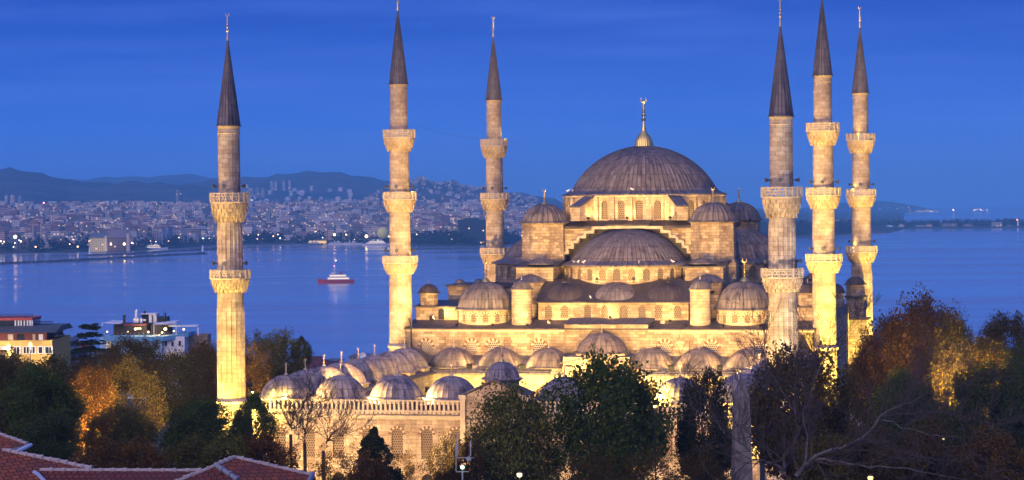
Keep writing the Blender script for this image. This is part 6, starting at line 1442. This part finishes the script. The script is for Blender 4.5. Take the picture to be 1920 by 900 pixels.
# far lamps with their reflections
LAMPS = [(28.5, 444, 3760, 2.6, (1, .55, .16), 10, 'big orange lamp on the far left shore by the thin minarets'), (208, 458, 3770, 1.5, (1, .55, .2), 8, 'orange lamp before the floodlit palace'), (233, 457.5, 3770, 2.0, (1, .58, .2), 9, 'orange lamp before the brown station'), (627, 440, 4372, 2.1, (1, .60, .2), 9, 'orange quay lamp left of the balloon, leftmost of three'), (649, 440, 4352, 1.3, (1, .60, .2), 7, 'orange quay lamp left of the balloon, middle of three'), (687, 443, 4316, 2.6, (1, .60, .2), 11, 'brightest orange quay lamp nearest the balloon'),
         (262, 446, 4100, 1.1, (1, .75, .4), 30, 'small lamp left of the green lit sign across the water'), (8, 388, 7000, 1.6, (1, .4, .3), 25, 'tiny reddish lamp high at the left edge of the far city'), (82, 380, 7200, 1.8, (1, .18, .15), 30, 'tiny red lamp on the far city skyline at left'), (345, 460, 4380, 1.2, (1, .75, .4), 30, 'small lamp by the water left of the lone minaret'), (314, 462, 4250, 1.3, (1, .6, .25), 30, 'small orange lamp at the water between ferry and lone minaret'),
         (816, 461, 4150, 1.0, (.9, 1, .95), 40, 'tiny white buoy lamp right of the slim hall minaret, leftmost'), (860, 460.5, 4150, .9, (.9, 1, .95), 30, 'tiny white buoy lamp below the dark glass block, left of two'), (887, 460, 4150, 1.3, (.9, 1, .95), 45, 'tiny white buoy lamp below the dark glass block, right of two')]
for (px, py, D, r, c, s, lab) in LAMPS:
    P0 = at(px, py, D); zb = max(SEA, farz(px, D)); rt = empty('shore_lamp', (P0.x, D, zb), 0, lab, 'lamp', 'lamps across the water')
    m = MB(); m.tube([(0, 0, 0), (0, 0, P0.z - zb)], .35, 5); m.build('pole', IRON, rt); m = MB(); m.lathe([(.02, P0.z - zb - r), (r * .7, P0.z - zb - r * .7), (r, P0.z - zb), (r * .7, P0.z - zb + r * .7), (.02, P0.z - zb + r)], 10); m.build('bulb', m_emit('far_bulb', c, s), rt)
def sign(px, py, w, h, D, c, s, label):
    P0 = at(px, py, D); m = MB(); W_, H_ = w * D / FPX, h * D / FPX; m.box(-W_ / 2, W_ / 2, 0, .6, -H_ / 2, H_ / 2); tag(m.build('lit_sign', m_emit('sign_glow', c, s), None, (P0.x, D, P0.z), smooth=False), label, 'sign')
sign(378, 439.5, 8, 3, 4460, (.45, 1, .45), 1.6, 'green lit sign on the far waterfront left of the lone minaret'); sign(399, 449.5, 6, 4, 4450, (1, .3, .45), 1.3, 'pink lit sign touching the left side of the lone minaret'); sign(301, 453.5, 8, 1.6, 4400, (.3, .45, 1), 1.6, 'blue lit sign on the far waterfront'); sign(476, 424.5, 5, 2.5, 4900, (.5, 1, .6), 1.4, 'green lit sign in the far city right of the lone minaret'); sign(472, 375, 5, 1.6, 7000, (.55, .8, 1), 1.5, 'bluish lit sign high in the far city right of the lone minaret')
sign(783, 439, 22, 4, 4500, (.9, .25, .35), .5, 'dim red lit front right of the slim hall minaret'); sign(562, 443, 7, 3, 4460, (1, .3, .2), .7, 'small red lit sign on the far waterfront')
# grey viaduct roof
m = MB(); a, b = at(452, 415, 5100), at(590, 412, 5100); m.box(a.x, b.x, 5100, 5125, a.z - 4, a.z + 2); tag(m.build('market_hall', m_plain('pale_roof', (.3, .33, .36), .7), smooth=False), 'long pale flat roofed hall in the far city right of the lone minaret', 'building')
# trees on the far shores: too many and too small to tell apart
def blobs(name, n, place, s0, s1, seed, mat):
    r = np.random.default_rng(seed); me0 = leaves('b', 'ball', 14, 60, .30, seed, .4); V0_ = np.zeros(len(me0.vertices) * 3, dtype=np.float32); me0.vertices.foreach_get('co', V0_); V0_ = V0_.reshape(-1, 3)
    A = []
    for i in range(n):
        x, y, z = place(r); s_ = r.uniform(s0, s1); a = r.random() * 6.28; c, q = math.cos(a), math.sin(a)
        v = V0_ * np.array([s_, s_, s_ * .75]); A.append(np.stack([v[:, 0] * c - v[:, 1] * q + x, v[:, 0] * q + v[:, 1] * c + y, v[:, 2] + z + s_ * .55], 1))
    V = np.concatenate(A).astype(np.float32); nf = len(V) // 4; me = bpy.data.meshes.new(name); me.vertices.add(len(V)); me.vertices.foreach_set('co', V.ravel()); me.loops.add(len(V)); me.loops.foreach_set('vertex_index', np.arange(len(V), dtype=np.int32))
    me.polygons.add(nf); me.polygons.foreach_set('loop_start', np.arange(nf, dtype=np.int32) * 4); me.polygons.foreach_set('loop_total', np.full(nf, 4, dtype=np.int32)); me.update(); me.materials.append(mat)
    o = bpy.data.objects.new(name, me); col.objects.link(o); tag(o, kind='stuff')
FLEAF = m_plain('far_foliage', (.030, .042, .028), .9, var=.3, scale=.02)
def pl1(r):
    px = r.uniform(-60, 1000); D = shore(px) + 20 + r.random() ** 2 * 2500; return ray(px, 400)[0] * D, D, farz(px, D)
blobs('distant_trees', 520, pl1, 7, 14, 1, FLEAF)
def pl2_(r):
    px = r.uniform(1380, 1608); D = shore(px) + 15 + r.random() * 320; return ray(px, 400)[0] * D, D, farz(px, D) + max(0, (D - shore(px)) * .025)
blobs('distant_wood', 420, pl2_, 7, 12, 2, FLEAF)
def pl3(r):
    px = r.uniform(1605, 2100); D = r.uniform(6080, 6380); return ray(px, 400)[0] * D, D, SEA + 3
blobs('distant_spit_trees', 420, pl3, 6, 12, 3, FLEAF)
def pl4(r): px = r.uniform(740, 960); D = shore(px) + r.uniform(15, 80); return ray(px, 400)[0] * D, D, farz(px, D)
blobs('distant_quay_trees', 120, pl4, 8, 14, 4, FLEAF)
# buildings, tents and lighthouse on the spit at the right
for i, (px, yb_, w, h, c, lab) in enumerate(((1690, 425, 10, 5, (.6, .55, .45), 'small lit white hall on the right spit, right of the white tent'), (1725, 426, 16, 4, (.4, .4, .4), 'low grey shed on the right spit'), (1742, 425, 12, 5, (.5, .42, .3), 'lit beige shed on the right spit'), (1780, 425, 26, 6, (.3, .29, .29), 'long grey building on the right spit'), (1815, 425, 18, 5, (.32, .3, .3), 'low grey building on the right spit left of the white block'), (1869, 425, 18, 9, (.42, .42, .42), 'white block on the right spit, left of the lighthouse'), (1892, 426, 10, 4, (.4, .4, .4), 'small shed just left of the lighthouse'))):
    tower('shore_building', px, yb_, yb_ - h, w, 6040, c, lab, BLOCK, 14, 'building', None, i % 2 == 0)
P0 = at(1668, 425, 6040); m = MB(); m.T = Matrix.Translation((P0.x, 6040, SEA + 2)) @ Matrix.Diagonal((1.9, 1, .75, 1)); m.lathe(cap(6.5, 0, 6.5, 8), 20); tag(m.build('event_tent', m_emit('lit_tent', (.75, .85, 1), .55)), 'white glowing tent hall on the right spit', 'tent')
P0 = at(1907, 413, 6040); m = MB(); m.lathe([(2.2, SEA + 2), (1.5, P0.z - 3), (2.2, P0.z - 2.8), (2.2, P0.z - 2), (1.3, P0.z - 1.9), (1.3, P0.z + .5), (.05, P0.z + 2)], 12); tag(m.build('lighthouse', WHITE, None, (P0.x, 6030, 0)), 'white lighthouse on the spit near the right edge', 'lighthouse')
P1 = at(1907, 412, 6025); m = MB(); m.lathe([(.02, -1), (1, 0), (.02, 1)], 8); tag(m.build('beacon_lamp', m_emit('red_lamp', (1, .3, .2), 20), None, P1), 'small red lamp on top of the lighthouse', 'lamp')
# a rocky mole at the end of the wooded point, and the lights of the island coast
x0, y0 = seapt(1560, 440.5); x1, y1 = seapt(1668, 437)
breakwater([(x0, y0), (x1, y1)], 8, 4, 'low rocky mole ending right of the far right minaret')
rl = random.Random(5); m_c = [m_emit('coast_light', c, s) for c, s in (((1, .70, .34), 7), ((.8, .9, 1), 6), ((1, .5, .25), 7))]
lm = MB(); lm.box(-1, 1, -1, 1, -1, 1); lo = lm.build('coast_light', m_c[0], smooth=False); lme = lo.data; bpy.data.objects.remove(lo)
for i in range(64):
    px = rl.choice((rl.uniform(1488, 1522), rl.uniform(1640, 1760), rl.uniform(1640, 1760))) if i < 50 else rl.choice((1788, 1830, 1838, 1842, 1852)) + rl.uniform(-4, 4)
    D = 14200; y = 397.2 - (px - 1640) * .012 + rl.uniform(-.8, .6) - (rl.random() < .2) * rl.uniform(1, 8) if i < 50 else 393.5 + rl.uniform(-1.5, 1.5)
    if i >= 50: D = 13000
    P0 = at(px, y, D); o = bpy.data.objects.new('coast_light', lme); col.objects.link(o); s_ = rl.uniform(.7, 1.7) * (1.2 if i >= 50 else 1); o.location = P0; o.scale = (s_, 1, s_)
    o.material_slots[0].link = 'OBJECT'; o.material_slots[0].material = m_c[rl.choice((0, 0, 1, 2)) if i >= 50 else rl.choice((0, 0, 0, 1))]
    tag(o, 'tiny lamp in the row of lights along the hazy island coast' if i < 50 else 'tiny lamp in the cluster of ship lights near the hazy horizon', 'lamp', 'lights of the island coast' if i < 50 else 'ship lights near the horizon')
for i in range(230):       # twinkling lamps scattered in the city
    px = rl.uniform(0, 1000); D = shore(px) + rl.random() ** 2.2 * 2800 + 10; z = farz(px, D) + rl.uniform(4, 16); P0 = Vector((ray(px, 400)[0] * D, D - 12, z)); o = bpy.data.objects.new('city_lamp', lme); col.objects.link(o); o.location = P0; s_ = rl.uniform(.35, 1.0); o.scale = (s_, 1, s_)
    o.material_slots[0].link = 'OBJECT'; o.material_slots[0].material = m_c[rl.choice((0, 0, 1, 2))]
    tag(o, f'tiny street light in the far city {zone(px)}', 'lamp', f'street lights of the far city {zone(px)}')
